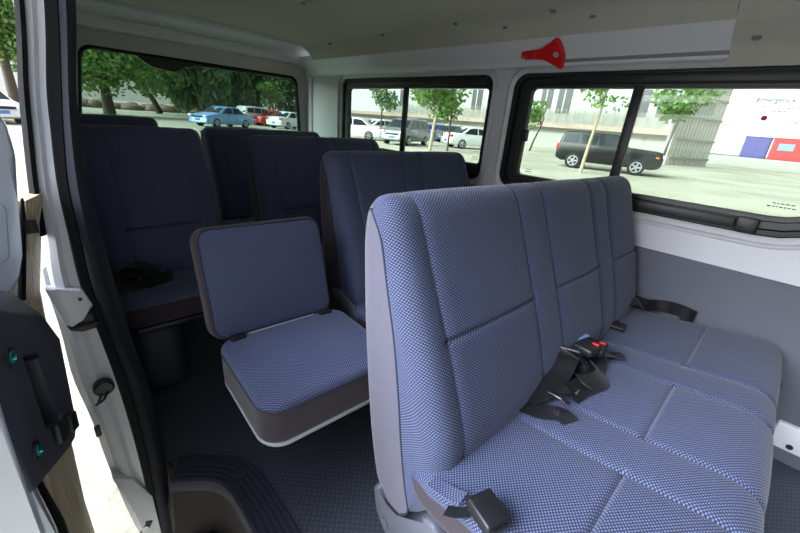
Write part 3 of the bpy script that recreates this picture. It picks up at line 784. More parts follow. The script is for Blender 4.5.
# upper part of the door: silver shoulder below its window
bm = bmesh.new()
SP = [(-0.20, 0.85, 0.93), (-0.032, 0.85, 0.925), (-0.022, 0.85, 0.90), (-0.022, 0.85, 0.85), (-0.034, 0.85, 0.783), (-0.048, 0.85, 0.691), (-0.060, 0.85, 0.655), (-0.075, 0.85, 0.62), (-0.20, 0.85, 0.62)]
add_prism(bm, SP, (0, 0.05, 0)); bmesh.ops.bevel(bm, geom=list(bm.edges), offset=0.010, segments=3, profile=0.5, affect='EDGES', clamp_overlap=True)
sh = finish('window_pillar', bm, M['silver'], door)
prism('pressed_rib', [(-0.09, 0.845, 0.80), (-0.048, 0.845, 0.775), (-0.062, 0.845, 0.69), (-0.10, 0.845, 0.66)], (0, 0.02, 0), M['silver'], sh, bevel=0.007)
tube('edge_rod', [(-0.030, 0.905, 0.775), (-0.038, 0.905, 0.735), (-0.070, 0.905, 0.59)], [0.002, 0.005, 0.006], M['rubber'], door, n=8)
box('guide_block', (-0.030, 0.91, 0.725), (0.018, 0.02, 0.026), M['black'], door, bevel=0.003)
box('mirror_stub', (-0.030, 0.845, 0.96), (0.012, 0.02, 0.06), M['black'], door, bevel=0.003)

# ---------------------------------------------------------------- seats
FRONT = [(0.345, 0.165), (0.312, 0.190), (0.283, 0.245), (0.266, 0.33), (0.270, 0.40), (0.298, 0.48), (0.326, 0.55), (0.357, 0.62), (0.393, 0.70), (0.424, 0.77), (0.440, 0.805), (0.460, 0.829), (0.488, 0.838), (0.512, 0.830)]
REAR = [(0.512, 0.830), (0.528, 0.808), (0.535, 0.76), (0.533, 0.70), (0.520, 0.56), (0.492, 0.36), (0.464, 0.23), (0.440, 0.175), (0.395, 0.152), (0.345, 0.165)]
SEAMY = [(0.345, 0.165), (0.328, 0.200), (0.346, 0.27), (0.366, 0.36), (0.382, 0.45), (0.398, 0.53), (0.412, 0.59), (0.438, 0.68), (0.461, 0.76), (0.485, 0.80), (0.512, 0.830)]
# cushion: chain from the rear of the top surface to the front edge and under it
CTOP = [(0.33, 0.325), (0.29, 0.346), (0.24, 0.354), (0.10, 0.370), (0.0, 0.384), (-0.08, 0.395), (-0.115, 0.394), (-0.140, 0.380), (-0.152, 0.355), (-0.150, 0.32), (-0.140, 0.285)]
CSEAM = [(0.33, 0.325), (0.29, 0.310), (0.24, 0.318), (0.10, 0.335), (0.0, 0.350), (-0.08, 0.360), (-0.105, 0.358), (-0.122, 0.345), (-0.128, 0.330), (-0.132, 0.310), (-0.140, 0.285)]
CBOT = [(-0.140, 0.285), (-0.12, 0.268), (-0.06, 0.262), (0.1, 0.256), (0.28, 0.252), (0.325, 0.275), (0.33, 0.325)]

def bench(root, dy, x0, x1, bv, bh, cv, ch, twist=None, step=0.02, grey='sidecloth', dz=0.0, cx0=None, cx1=None):
    sh = lambda ch_: [(y+dy, z+dz*max(0, min(1, (z-0.3)/0.5))) for y, z in ch_]
    tw = (lambda x, z: twist(x, z-dz)) if twist else None
    b, g_, pipes = pad(sh(FRONT), sh(REAR), x0, x1, 0.045, bv, bh, twist=tw, step=step, seam=sh(SEAMY))
    bk = finish('backrest', b, M['blue'], root, angle=60); cv_ = finish('backrest_cover', g_, M[grey], root, angle=60)
    for p in pipes:
        bm = bmesh.new(); add_tube(bm, p, 0.0022, 5); finish('piping', bm, M['piping'], bk)
    b, g_, pipes = pad([(y+dy, z) for y, z in CTOP], [(y+dy, z) for y, z in CBOT], cx0 if cx0 is not None else x0-0.012, cx1 if cx1 is not None else x1, 0.028, cv, ch, bulge=0.005, step=step, side=0.035, seam=[(y+dy, z) for y, z in CSEAM])
    cu = finish('seat_cushion', b, M['blue'], root, angle=60); finish('cushion_cover', g_, M['mauvecloth'], root, angle=60)
    # pan and legs
    cx = (x0+x1)/2
    box('seat_pan', (cx, dy+0.09, 0.245), (x1-x0-0.06, 0.36, 0.03), M['black'], root, bevel=0.006)
    for x in (x0+0.10, x1-0.10):
        for y in (dy-0.05, dy+0.24):
            bm = bmesh.new(); add_tube(bm, [(x, y, 0.24), (x, y, 0.012), (x, y, 0.0)], 0.014, 8); add_box(bm, (x, y, 0.006), (0.06, 0.05, 0.012), bevel=0.003)
            finish('leg', bm, M['black'], root)
    return bk, cu

def hinge_cover(root, x, dy):
    P_ = [(0.420, 0.190), (0.440, 0.165), (0.425, 0.10), (0.36, 0.03), (0.25, 0.03), (0.215, 0.10), (0.225, 0.20), (0.262, 0.232), (0.290, 0.225), (0.318, 0.178), (0.355, 0.150), (0.395, 0.150)]
    bm = bmesh.new(); add_prism(bm, [(x-0.018, y+dy, z) for y, z in P_], (0.045, 0, 0))
    bmesh.ops.bevel(bm, geom=list(bm.edges), offset=0.009, segments=3, profile=0.5, affect='EDGES', clamp_overlap=True)
    o = finish('hinge_cover', bm, M['greyplastic'], root)
    tube('pivot_bolt', [(x-0.017, 0.39+dy, 0.10), (x-0.022, 0.39+dy, 0.10)], 0.012, M['greyplastic'], o, n=14)

tw = lambda x, z: -0.055*max(0, (x-0.45)/1.1)*max(0, min(1.1, (z-0.37)/0.46))
near = empty('bench_seat', (1.0, 0.15, 0), 'large blue woven three-place bench in front beside the near window', 'bench seat', 'blue bench seats in rows')
bench(near, 0.0, 0.412, 1.555, (0.485, 0.80, 0.915, 1.19, 1.305), ((0.455, 0.485, 0.80), (0.455, 0.915, 1.19), (0.455, 1.305, 1.53)), (0.672, 0.80, 1.07, 1.20), ((0.295, 0.41, 0.672), (0.295, 0.80, 1.07), (0.295, 1.20, 1.56)), twist=tw, step=0.012, dz=-0.010, cx0=0.402, cx1=1.578)
hinge_cover(near, 0.43, 0.0)
def two_seat(dy, label, dz=0.0, x0=0.70, x1=1.46):
    r = empty('bench_seat', ((x0+x1)/2, dy+0.15, 0), label, 'bench seat', 'blue bench seats in rows')
    c = (x0+x1)/2
    bench(r, dy, x0, x1, (x0+0.085, c-0.05, c+0.05, x1-0.07), ((0.40, x0+0.085, c-0.05), (0.40, c+0.05, x1-0.07)), (x0+0.075, c-0.05, c+0.05, x1-0.07), ((0.295, x0, x1),), grey='mauvecloth', dz=dz)
    hinge_cover(r, x0+0.012, dy)
    bm = bmesh.new(); add_prism(bm, [(x0-0.016, dy+y, z) for y, z in ((0.40, 0.372), (0.35, 0.380), (0.28, 0.352), (0.245, 0.322), (0.250, 0.298), (0.30, 0.295), (0.38, 0.325))], (0.014, 0, 0))
    bmesh.ops.bevel(bm, geom=list(bm.edges), offset=0.004, segments=2, profile=0.5, affect='EDGES')
    finish('recliner_arm', bm, M['greyplastic'], r)
    return r
b2 = two_seat(0.62, 'dark blue two-place bench directly behind the large near bench')
b3 = two_seat(1.24, 'dark blue two-place bench second from the tailgate, below the rear side window', 0.005)
b4 = two_seat(1.86, 'dark blue two-place bench furthest back, beside the tailgate window')

def single(dy, x0, x1, label, dz=0.02):
    r = empty('single_seat', ((x0+x1)/2, dy+0.2, 0), label, 'seat', 'blue single seats by the left wall')
    tl = lambda x, z: 0
    sh = lambda ch_: [(y+dy, z+dz*max(0, (z-0.3)/0.5)) for y, z in ch_]
    b, g_, pipes = pad(sh(FRONT), sh(REAR), x0, x1, 0.03, (x0+0.075, x1-0.075), ((0.40, x0+0.075, x1-0.075),), seam=sh(SEAMY))
    bk = finish('backrest', b, M['blue'], r, angle=60); finish('backrest_cover', g_, M['mauvecloth'], r, angle=60)
    for p in pipes:
        bm = bmesh.new(); add_tube(bm, p, 0.0022, 5); finish('piping', bm, M['piping'], bk)
    top = [(0.33, 0.325), (0.29, 0.360), (0.24, 0.367), (0.17, 0.374), (0.11, 0.377), (0.085, 0.371), (0.068, 0.355), (0.062, 0.345)]
    bot = [(0.062, 0.345), (0.058, 0.325), (0.060, 0.285), (0.075, 0.270), (0.15, 0.262), (0.28, 0.258), (0.325, 0.28), (0.33, 0.325)]
    b, g_, pipes = pad([(y+dy, z) for y, z in top], [(y+dy, z) for y, z in bot], x0+0.0, x1-0.005, 0.03, (x0+0.09, x1-0.09), ((0.19, x0+0.09, x1-0.09),), bulge=0.004, side=0.03)
    finish('seat_cushion', b, M['blue'], r, angle=60); finish('cushion_cover', g_, M['mauvecloth'], r, angle=60)
    bm = bmesh.new(); add_box(bm, ((x0+0.255)/2, dy+0.22, 0.13), (0.255-x0-0.004, 0.30, 0.26), bevel=0.05, seg=5)
    finish('pedestal', bm, M['pedestal'], r)
    box('seat_pan', ((x0+x1)/2, dy+0.19, 0.255), (x1-x0-0.04, 0.22, 0.02), M['black'], r, bevel=0.005)
    return r
s3 = single(1.20, 0.105, 0.495, 'dark blue single seat with a black lap belt on it, nearest the door pillar')
s4 = single(1.84, 0.115, 0.490, 'dark blue single seat at the back left below the tailgate window', 0.03)

# folding aisle seat
jr = -0.05
js = empty('folding_seat', (0.42, 0.75, 0), 'small blue folding aisle seat with low square backrest, open in the aisle', 'seat', None, jr)
ux = Vector((math.cos(jr), math.sin(jr), 0)); uy = Vector((-math.sin(jr), math.cos(jr), 0))
o0 = Vector((0.231, 0.582, 0.0))          # front left corner of the cushion
W_, D_ = 0.37, 0.325
cc = o0 + ux*(W_/2) + uy*(D_/2)
mt = Matrix(((ux.x, uy.x, 0, cc.x), (ux.y, uy.y, 0, cc.y), (0, 0, 1, 0.268), (0, 0, 0, 1)))
tp, sd, pp = slab(W_, D_, 0.112, 0.055, 0.016, 0.095)
tp.transform(mt); sd.transform(mt)
cu = finish('seat_cushion', tp, M['blue'], js, angle=60); finish('cushion_cover', sd, M['mauvecloth'], js, angle=60)
loop_tube('piping', pp, 0.0022, M['piping'], cu, mt)
bm = bmesh.new(); O = rr_outline(W_-0.006, D_-0.006, 0.055)
ring_loft(bm, [[mt @ Vector((o_[0]-o_[2]*i_, o_[1]-o_[3]*i_, z_)) for o_ in O] for i_, z_ in ((0.02, -0.012), (0.004, -0.010), (-0.003, 0.0), (-0.0035, 0.008), (0.002, 0.010))])
finish('cushion_tray', bm, M['palerim'], js, angle=60)
# backrest slab: stands on its edge, leaning back
bb = Vector((0.240, 0.895, 0.376)); lean = 0.30
upv = (Vector((0, 0, 1))*math.cos(lean) + uy*math.sin(lean)); nrm = ux.cross(upv).normalized()     # towards the front
if nrm.dot(uy) > 0: nrm = -nrm
Wb, Hb = 0.350, 0.300
cb = bb + ux*(Wb/2) + upv*(Hb/2) - nrm*0.068
mb = Matrix(((ux.x, upv.x, nrm.x, cb.x), (ux.y, upv.y, nrm.y, cb.y), (ux.z, upv.z, nrm.z, cb.z), (0, 0, 0, 1)))
tp, sd, pp = slab(Wb, Hb, 0.076, 0.038, 0.016, 0.060, dome=0.006, wrap=4)
tp.transform(mb); sd.transform(mb)
bk = finish('backrest', tp, M['blue'], js, angle=60); finish('backrest_cover', sd, M['mauvecloth'], js, angle=60)
loop_tube('piping', pp, 0.0022, M['piping'], bk, mb)
for t in (0.05, 0.31):
    p = o0 + ux*t + uy*0.312
    bm = bmesh.new(); add_box(bm, (p.x, p.y, 0.378), (0.04, 0.05, 0.022), bevel=0.005); finish('hinge', bm, M['black'], js)
p = o0+ux*0.18+uy*0.315; bm = bmesh.new(); add_box(bm, (p.x, p.y, 0.372), (0.20, 0.022, 0.02), rot=('Z', jr), bevel=0.004); finish('hinge_bar', bm, M['palerim'], js)
bm = bmesh.new()
for t in (0.13, 0.20): 
    p = o0+ux*t+uy*0.21; add_tube(bm, [(p.x, p.y, 0.275), (p.x+0.02, p.y+0.02, 0.17), (p.x+0.04, p.y+0.04, 0.012)], 0.011, 8)
p = o0+ux*0.20+uy*0.25; add_box(bm, (p.x, p.y, 0.006), (0.10, 0.05, 0.012), bevel=0.003)
finish('leg', bm, M['black'], js)
p = o0+ux*0.205+uy*0.10
tube('support_bar', [(p.x, p.y, 0.262), (p.x+0.004, p.y, 0.21), (p.x+0.002, p.y+0.003, 0.165)], 0.0045, M['brass'], js)
p = o0+ux*0.17+uy*0.10; box('release_plate', (p.x, p.y+0.03, 0.175), (0.09, 0.05, 0.02), M['black'], js, bevel=0.003)
p = o0+ux*0.34+uy*0.10; box('stay', (p.x, p.y, 0.262), (0.012, 0.03, 0.04), M['black'], js, bevel=0.003)
p = o0+ux*0.24+uy*0.16
bm = bmesh.new(); add_tube(bm, [(p.x, p.y, 0.27), (p.x+0.1, p.y+0.05, 0.15), (p.x+0.22, p.y+0.1, 0.06), (p.x+0.23, p.y+0.1, 0.0)], 0.012, 8); finish('swing_arm', bm, M['black'], js)

# ---------------------------------------------------------------- belts
def buckle(root, c, s, yaw, pitch=0.0, label=None):
    mt_ = Matrix.Translation(c) @ Matrix.Rotation(yaw, 4, 'Z') @ Matrix.Rotation(pitch, 4, 'X')
    bm = bmesh.new(); add_box(bm, (0, 0, 0), s, bevel=min(s)*0.22, seg=3); bm.transform(mt_)
    return finish('buckle', bm, M['black'], root), mt_
UPW = (0, 0, 1)
nb = empty('seat_belt', (0.40, 0.18, 0.355), 'black belt buckle at the left rear corner of the near bench cushion', 'seat belt')
o, mt_ = buckle(nb, (0.406, 0.163, 0.390), (0.048, 0.056, 0.024), -0.30)
bm = bmesh.new(); add_box(bm, (0.0, -0.030, 0.0), (0.028, 0.004, 0.007)); bm.transform(mt_); finish('release_button', bm, M['black'], o)
ribbon('stalk', [(0.402, 0.275, 0.352), (0.402, 0.245, 0.360), (0.400, 0.222, 0.370), (0.400, 0.205, 0.380)], (1, 0.35, 0), 0.026, M['blue'], nb, th=0.003)
ribbon('strap', [(0.385, 0.225, 0.345), (0.388, 0.205, 0.358), (0.394, 0.185, 0.376)], (1, 0.4, 0), 0.02, M['webbing'], nb)

cbelt = empty('seat_belt', (0.88, 0.22, 0.36), 'black lap belts with red buttons bundled in the middle of the near bench', 'seat belt')
ribbon('webbing', [(0.70, 0.275, 0.362), (0.712, 0.23, 0.366), (0.735, 0.19, 0.372), (0.728, 0.165, 0.372)], [(0.75, 0.65, 0), (0.8, 0.5, 0), (0.9, 0.3, 0), (1, 0.2, 0)], 0.046, M['webbing'], cbelt)
ribbon('webbing', [(0.725, 0.265, 0.370), (0.775, 0.245, 0.385), (0.83, 0.240, 0.405), (0.875, 0.245, 0.430), (0.905, 0.250, 0.425), (0.91, 0.235, 0.395), (0.885, 0.215, 0.378)], (0.25, 1, 0.1), 0.048, M['webbing'], cbelt)
ribbon('webbing', [(0.86, 0.275, 0.375), (0.90, 0.270, 0.408), (0.955, 0.262, 0.418), (1.0, 0.245, 0.405), (1.02, 0.225, 0.385), (0.985, 0.20, 0.371), (0.93, 0.185, 0.374), (0.88, 0.195, 0.385), (0.86, 0.21, 0.398)], (0.25, 1, 0.25), 0.050, M['webbing'], cbelt)
ribbon('webbing', [(0.81, 0.20, 0.378), (0.86, 0.19, 0.386), (0.92, 0.172, 0.386), (0.965, 0.185, 0.379), (0.99, 0.21, 0.372)], (0.1, 0.9, 0.5), 0.046, M['webbing'], cbelt)
for c, yw in (((0.985, 0.238, 0.418), -0.55), ((1.045, 0.232, 0.398), -0.35)):
    o, mt_ = buckle(cbelt, c, (0.05, 0.072, 0.022), yw+PI/2+0.5, 0.1)
    bm = bmesh.new(); add_box(bm, (0.0, 0.0, 0.0125), (0.018, 0.012, 0.005), bevel=0.0015); bm.transform(mt_ @ Matrix.Translation((-0.012, -0.02, 0))); finish('release_button', bm, M['redplastic'], o)
box('label_plate', (1.02, 0.268, 0.424), (0.055, 0.016, 0.004), M['bluelabel'], cbelt, rot=('Z', -0.25), bevel=0.0012)
box('adjuster_bar', (0.905, 0.262, 0.434), (0.008, 0.058, 0.005), M['steel'], cbelt, rot=('Z', 0.35), bevel=0.0015)
bm = bmesh.new(); add_box(bm, (0.775, 0.205, 0.388), (0.048, 0.010, 0.004), rot=('Z', 0.9), bevel=0.001); add_box(bm, (0.80, 0.22, 0.388), (0.04, 0.03, 0.014), rot=('Z', 0.9), bevel=0.004)
finish('tongue', bm, M['black'], cbelt)
box('tongue_loop', (0.758, 0.218, 0.392), (0.004, 0.034, 0.004), M['steel'], cbelt, bevel=0.001)
box('tongue_edge', (0.812, 0.188, 0.394), (0.02, 0.004, 0.004), M['steel'], cbelt, bevel=0.001)
bm = bmesh.new(); add_box(bm, (1.085, 0.190, 0.377), (0.05, 0.022, 0.010), rot=('Z', -0.6), bevel=0.003); finish('tongue', bm, M['black'], cbelt)
ribbon('strap_tail', [(1.04, 0.215, 0.388), (1.07, 0.20, 0.382), (1.095, 0.17, 0.377)], (0.5, 1, 0), 0.03, M['webbing'], cbelt)

rb = empty('seat_belt', (1.5, 0.22, 0.36), 'black lap belt folded against the wall panel at the window end of the near bench', 'seat belt')
bm = bmesh.new(); add_box(bm, (1.305, 0.262, 0.368), (0.05, 0.075, 0.014), rot=('Z', 0.15), bevel=0.004); finish('tongue', bm, M['black'], rb)
ribbon('webbing', [(1.31, 0.275, 0.368), (1.38, 0.285, 0.376), (1.45, 0.29, 0.388), (1.49, 0.28, 0.395), (1.52, 0.255, 0.392), (1.535, 0.225, 0.388), (1.553, 0.20, 0.392), (1.562, 0.165, 0.398), (1.572, 0.13, 0.396), (1.574, 0.10, 0.392), (1.566, 0.083, 0.392), (1.556, 0.095, 0.392), (1.55, 0.12, 0.392)],
       [(0, 1, 0.1), (0, 1, 0.2), (0, 0.9, 0.5), (0.2, 0.5, 0.9), (0.1, 0.2, 1), (0, 0, 1), (0, 0, 1), (0, 0, 1), (0, 0, 1), (0, 0, 1), (0, 0, 1), (0, 0, 1), (0, 0, 1)], 0.046, M['webbing'], rb)
ribbon('webbing', [(1.44, 0.30, 0.385), (1.47, 0.262, 0.408), (1.50, 0.245, 0.402), (1.515, 0.225, 0.375)], (0.7, 0.5, 0.3), 0.046, M['webbing'], rb)

lb = empty('seat_belt', (0.2, 1.42, 0.37), 'black lap belt heaped on the dark single seat behind the door pillar', 'seat belt')
ribbon('webbing', [(0.105, 1.36, 0.388), (0.13, 1.42, 0.405), (0.18, 1.44, 0.42), (0.235, 1.43, 0.40), (0.25, 1.39, 0.385), (0.20, 1.36, 0.392), (0.14, 1.35, 0.39)], [(0.3, 0.7, 0.5), (0.5, 0.8, 0.2), (0, 1, 0.4), (-0.4, 0.9, 0.3), (0.2, 1, 0), (0, 1, 0.3), (0, 1, 0)], 0.046, M['webbing'], lb)
ribbon('webbing', [(0.12, 1.47, 0.40), (0.16, 1.44, 0.425), (0.21, 1.41, 0.415), (0.23, 1.37, 0.39)], (0.8, 0.6, 0), 0.046, M['webbing'], lb)
buckle(lb, (0.165, 1.40, 0.405), (0.045, 0.07, 0.02), 0.7, 0.15)
tb = empty('seat_belt', (0.80, 1.98, 0.37), 'small dark belt buckle on the furthest two-place bench cushion', 'seat belt')
buckle(tb, (0.79, 2.06, 0.382), (0.05, 0.03, 0.02), 0.2)

# ---------------------------------------------------------------- emergency hammer on the rail
hm = empty('emergency_hammer', (1.49, 0.82, 1.235), 'red emergency hammer clipped to the white rail above the window', 'hammer')
# lies in the rail's slanted face
def rp(y, z, out): 
    x = WX-0.097-(z-1.232)*0.92 - out
    return (x, y, z-out*0.3)
bm = bmesh.new()
HD = [(0.888, 1.246), (0.882, 1.221), (0.80, 1.223), (0.785, 1.217), (0.765, 1.201), (0.742, 1.186), (0.730, 1.195), (0.722, 1.228), (0.730, 1.265), (0.742, 1.279), (0.765, 1.265), (0.785, 1.253), (0.805, 1.250)]
a = [bm.verts.new(rp(y, z, 0.004)) for y, z in HD]; b = [bm.verts.new(rp(y, z, 0.026)) for y, z in HD]
bm.faces.new(a); bm.faces.new(b)
for i in range(len(a)): bm.faces.new((a[i], a[(i+1) % len(a)], b[(i+1) % len(b)], b[i]))
bmesh.ops.bevel(bm, geom=list(bm.edges), offset=0.006, segments=3, profile=0.5, affect='EDGES', clamp_overlap=True)
finish('handle', bm, M['redplastic'], hm)
bm = bmesh.new()
for k in range(4): 
    p = rp(0.885-k*0.02, 1.237, 0.027); add_box(bm, p, (0.006, 0.006, 0.024), bevel=0.0015)
finish('grip_ribs', bm, M['redplastic'], hm)
p = Vector(rp(0.748, 1.232, 0.0255)); d = Vector((-0.74, 0, -0.67)).normalized()
bm = bmesh.new(); add_tube(bm, [p-d*0.002, p+d*0.002], 0.011, 16); o = finish('eyelet', bm, M['palerim'], hm)

# ---------------------------------------------------------------- outside
GZ = -0.5
def ground_mat():
    m, nt, p = nodes_of('pale_concrete_paving')
    tc = nt.nodes.new('ShaderNodeTexCoord')
    n1 = nt.nodes.new('ShaderNodeTexNoise'); n1.inputs['Scale'].default_value = 0.35; n1.inputs['Detail'].default_value = 8
    n2 = nt.nodes.new('ShaderNodeTexNoise'); n2.inputs['Scale'].default_value = 14; n2.inputs['Detail'].default_value = 4
    br = nt.nodes.new('ShaderNodeTexBrick'); br.inputs['Scale'].default_value = 9; br.inputs['Mortar Size'].default_value = 0.03
    br.inputs['Color1'].default_value = (1, 1, 1, 1); br.inputs['Color2'].default_value = (0.93, 0.93, 0.93, 1); br.inputs['Mortar'].default_value = (0.72, 0.72, 0.7, 1)
    for q in (n1, n2, br): nt.links.new(tc.outputs['Object'], q.inputs['Vector'])
    cr = nt.nodes.new('ShaderNodeValToRGB'); cr.color_ramp.elements[0].position = 0.35; cr.color_ramp.elements[1].position = 0.65
    cr.color_ramp.elements[0].color = srgb(168, 164, 142); cr.color_ramp.elements[1].color = srgb(192, 190, 172)
    nt.links.new(n1.outputs['Fac'], cr.inputs[0])
    mx = nt.nodes.new('ShaderNodeMix'); mx.data_type = 'RGBA'; mx.blend_type = 'MULTIPLY'; mx.inputs['Factor'].default_value = 0.55
    nt.links.new(cr.outputs[0], mx.inputs['A']); nt.links.new(br.outputs['Color'], mx.inputs['B'])
    m2 = nt.nodes.new('ShaderNodeMix'); m2.data_type = 'RGBA'; m2.blend_type = 'OVERLAY'; m2.inputs['Factor'].default_value = 0.5
    nt.links.new(mx.outputs['Result'], m2.inputs['A']); nt.links.new(n2.outputs['Fac'], m2.inputs['B'])
    nt.links.new(m2.outputs['Result'], p.inputs['Base Color']); p.inputs['Roughness'].default_value = 0.9
    return m
bm = bmesh.new(); add_box(bm, (40, 60, GZ-0.1), (400, 400, 0.2)); gr = structure(finish('floor.001', bm, ground_mat(), smooth=False), 'pale sandy paved parking ground outside'); gr.name = 'ground'

M['tyre'] = mat('tyre_rubber', srgb(30, 30, 32), 0.8)
M['rim'] = mat('alloy_rim', srgb(190, 192, 196), 0.35, metal=0.6)
M['carglass'] = mat('dark_car_glass', srgb(34, 40, 46), 0.15, spec=0.35)
M['lamp_red'] = mat('tail_lamp_red', srgb(190, 30, 30), 0.3)
M['lamp_clear'] = mat('headlamp_clear', srgb(220, 225, 230), 0.15)
M['lamp_amber'] = mat('indicator_amber', srgb(235, 130, 40), 0.3)
M['plate'] = mat('blue_licence_plate', srgb(90, 130, 200), 0.5)
CARP = {k: mat(k+'_car_paint', c, 0.25, metal=mm, noise=0.02, coat=0.2) for k, c, mm in (('black', srgb(17, 19, 24), 0.0), ('white', srgb(232, 234, 236), 0.0), ('silver', srgb(120, 124, 130), 0.4), ('blue', srgb(52, 84, 190), 0.2), ('skyblue', srgb(120, 165, 215), 0.2), ('darkgrey', srgb(66, 76, 82), 0.3), ('red', srgb(205, 42, 40), 0.1))}
# side outlines: x forward from rear bumper (0) to front (1 = length), z heights; greenhouse window quads
SEDAN = dict(L=4.55, W=1.76, H=1.45, body=[(0.0, 0.32), (0.0, 0.62), (0.02, 0.92), (0.17, 0.98), (0.30, 1.38), (0.38, 1.45), (0.52, 1.44), (0.60, 1.36), (0.74, 0.97), (0.95, 0.80), (0.99, 0.66), (1.0, 0.32), (0.92, 0.22), (0.08, 0.22)], belt=0.93,
             wins=[[(0.215, 0.98), (0.315, 1.33), (0.44, 1.37), (0.44, 0.96)], [(0.46, 0.96), (0.46, 1.37), (0.575, 1.31), (0.685, 0.97)]], ws=[(0.735, 0.98), (0.605, 1.34)], rw=[(0.175, 1.0), (0.295, 1.36)], wheels=(0.19, 0.80), R=0.31)
SUV = dict(L=4.41, W=1.80, H=1.66, body=[(0.0, 0.45), (0.0, 0.80), (0.015, 1.05), (0.04, 1.52), (0.065, 1.62), (0.12, 1.655), (0.30, 1.66), (0.54, 1.645), (0.58, 1.60), (0.665, 1.17), (0.70, 1.13), (0.94, 1.07), (0.985, 1.02), (1.0, 0.86), (1.0, 0.50), (0.985, 0.38), (0.93, 0.30), (0.06, 0.32)], belt=1.08,
           wins=[[(0.045, 1.16), (0.062, 1.53), (0.205, 1.55), (0.205, 1.15)], [(0.225, 1.15), (0.225, 1.55), (0.385, 1.555), (0.385, 1.14)], [(0.405, 1.14), (0.405, 1.555), (0.55, 1.54), (0.635, 1.14)]], ws=[(0.66, 1.18), (0.588, 1.56)], rw=[(0.018, 1.12), (0.042, 1.50)], wheels=(0.19, 0.79), R=0.35)
MPV = dict(L=4.2, W=1.72, H=1.68, body=[(0.0, 0.36), (0.0, 0.75), (0.015, 1.05), (0.06, 1.55), (0.12, 1.65), (0.35, 1.68), (0.58, 1.64), (0.66, 1.55), (0.83, 1.06), (0.96, 0.92), (0.99, 0.78), (1.0, 0.36), (0.94, 0.25), (0.06, 0.26)], belt=1.02,
           wins=[[(0.08, 1.10), (0.10, 1.50), (0.27, 1.55), (0.27, 1.08)], [(0.29, 1.08), (0.29, 1.55), (0.48, 1.55), (0.48, 1.07)], [(0.50, 1.07), (0.50, 1.55), (0.64, 1.49), (0.78, 1.07)]], ws=[(0.825, 1.08), (0.67, 1.53)], rw=[(0.02, 1.12), (0.062, 1.50)], wheels=(0.18, 0.81), R=0.31)
def car(sp, paint, loc, head, label, group='cars parked outside', s=1.0):
    r = empty('car', (loc[0], loc[1], GZ), label, 'car', group, head)
    L, W, H = sp['L']*s, sp['W']*s, sp['H']
    X = lambda u: (u-0.5)*L
    def yo(z, w):   # tumblehome
        return w*(1-0.20*max(0, (z-sp['belt'])/(H-sp['belt'])))
    out = [Vector((X(u), 0, z)) for u, z in sp['body']]
    cen = Vector((0, 0, 0.75))
    bm = bmesh.new(); rows = []
    for w, ins in ((-1, 0.07), (-0.985, 0.03), (-0.93, 0.0), (-0.5, -0.015), (0, -0.022), (0.5, -0.015), (0.93, 0.0), (0.985, 0.03), (1, 0.07)):
        rows.append([bm.verts.new(((p.x-cen.x)*(1-ins*0.5)+cen.x, yo(p.z, w*W/2), (p.z-cen.z)*(1-ins)+cen.z)) for p in out])
    n = len(out)
    for A, C in zip(rows, rows[1:]):
        for k in range(n): bm.faces.new((A[k], A[(k+1) % n], C[(k+1) % n], C[k]))
    bm.faces.new(rows[0]); bm.faces.new(rows[-1])
    finish('body', bm, CARP[paint], r, angle=50, world=False)
    for sgn in (-1, 1):
        for q in sp['wins']:
            bm = bmesh.new(); add_prism(bm, [(X(u), sgn*(yo(z, W/2)+0.006), z) for u, z in q], (0, -sgn*0.03, 0)); finish('window', bm, M['carglass'], r, world=False)
        # lamps
        box2 = lambda nm, c, sz, mm: finish(nm, (lambda b_: (add_box(b_, c, sz, bevel=0.03), b_)[1])(bmesh.new()), mm, r, world=False)
        zt = sp['belt']*0.82
        box2('headlamp', (L/2-0.12, sgn*W*0.40, zt-0.02), (0.28, 0.30, 0.15), M['lamp_clear'])
        box2('indicator', (L/2-0.22, sgn*W*0.475, zt-0.06), (0.16, 0.10, 0.10), M['lamp_amber'])
        box2('tail_lamp', (-L/2+0.07, sgn*W*0.42, zt+0.06), (0.20, 0.26, 0.16 if sp is not SUV else 0.30), M['lamp_red'])
        for u in sp['wheels']:
            c = Vector((X(u), sgn*(W/2-0.10), sp['R'])); R_ = sp['R']
            bm = bmesh.new(); add_tube(bm, [c+Vector((0, d_, 0)) for d_ in (-0.11, -0.10, 0.10, 0.115)], [R_*0.9, R_, R_, R_*0.9], 20); wl = finish('wheel', bm, M['tyre'], r, world=False)
            bm = bmesh.new(); oy = sgn*0.118
            for k in range(5):
                a = 2*PI*k/5; e = c+Vector((math.cos(a)*R_*0.6, oy, math.sin(a)*R_*0.6)); add_tube(bm, [c+Vector((0, oy, 0)), e], R_*0.11, 6)
            pts = [c+Vector((math.cos(2*PI*k/20)*R_*0.62, oy, math.sin(2*PI*k/20)*R_*0.62)) for k in range(21)]; add_tube(bm, pts, R_*0.07, 6, caps=False)
            add_tube(bm, [c+Vector((0, oy*0.6, 0)), c+Vector((0, oy*0.85, 0))], R_*0.6, 16)
            rm = finish('rim', bm, M['rim'], r, world=False); rm.parent = wl
    for nm, q, d_ in (('windscreen', sp['ws'], 0.012), ('rear_window', sp['rw'], -0.012)):
        (u0, z0), (u1, z1) = q; bm = bmesh.new()
        add_prism(bm, [(X(u0)+d_, -yo(z0, W*0.44), z0+0.012), (X(u0)+d_, yo(z0, W*0.44), z0+0.012), (X(u1)+d_, yo(z1, W*0.44), z1+0.012), (X(u1)+d_, -yo(z1, W*0.44), z1+0.012)], (-d_*2, 0, -0.02)); finish(nm, bm, M['carglass'], r, world=False)
    for sx in (1, -1):
        bm = bmesh.new(); add_box(bm, (sx*(L/2+0.012), 0, 0.50), (0.03, 0.44, 0.14)); finish('licence_plate', bm, M['plate'], r, world=False)
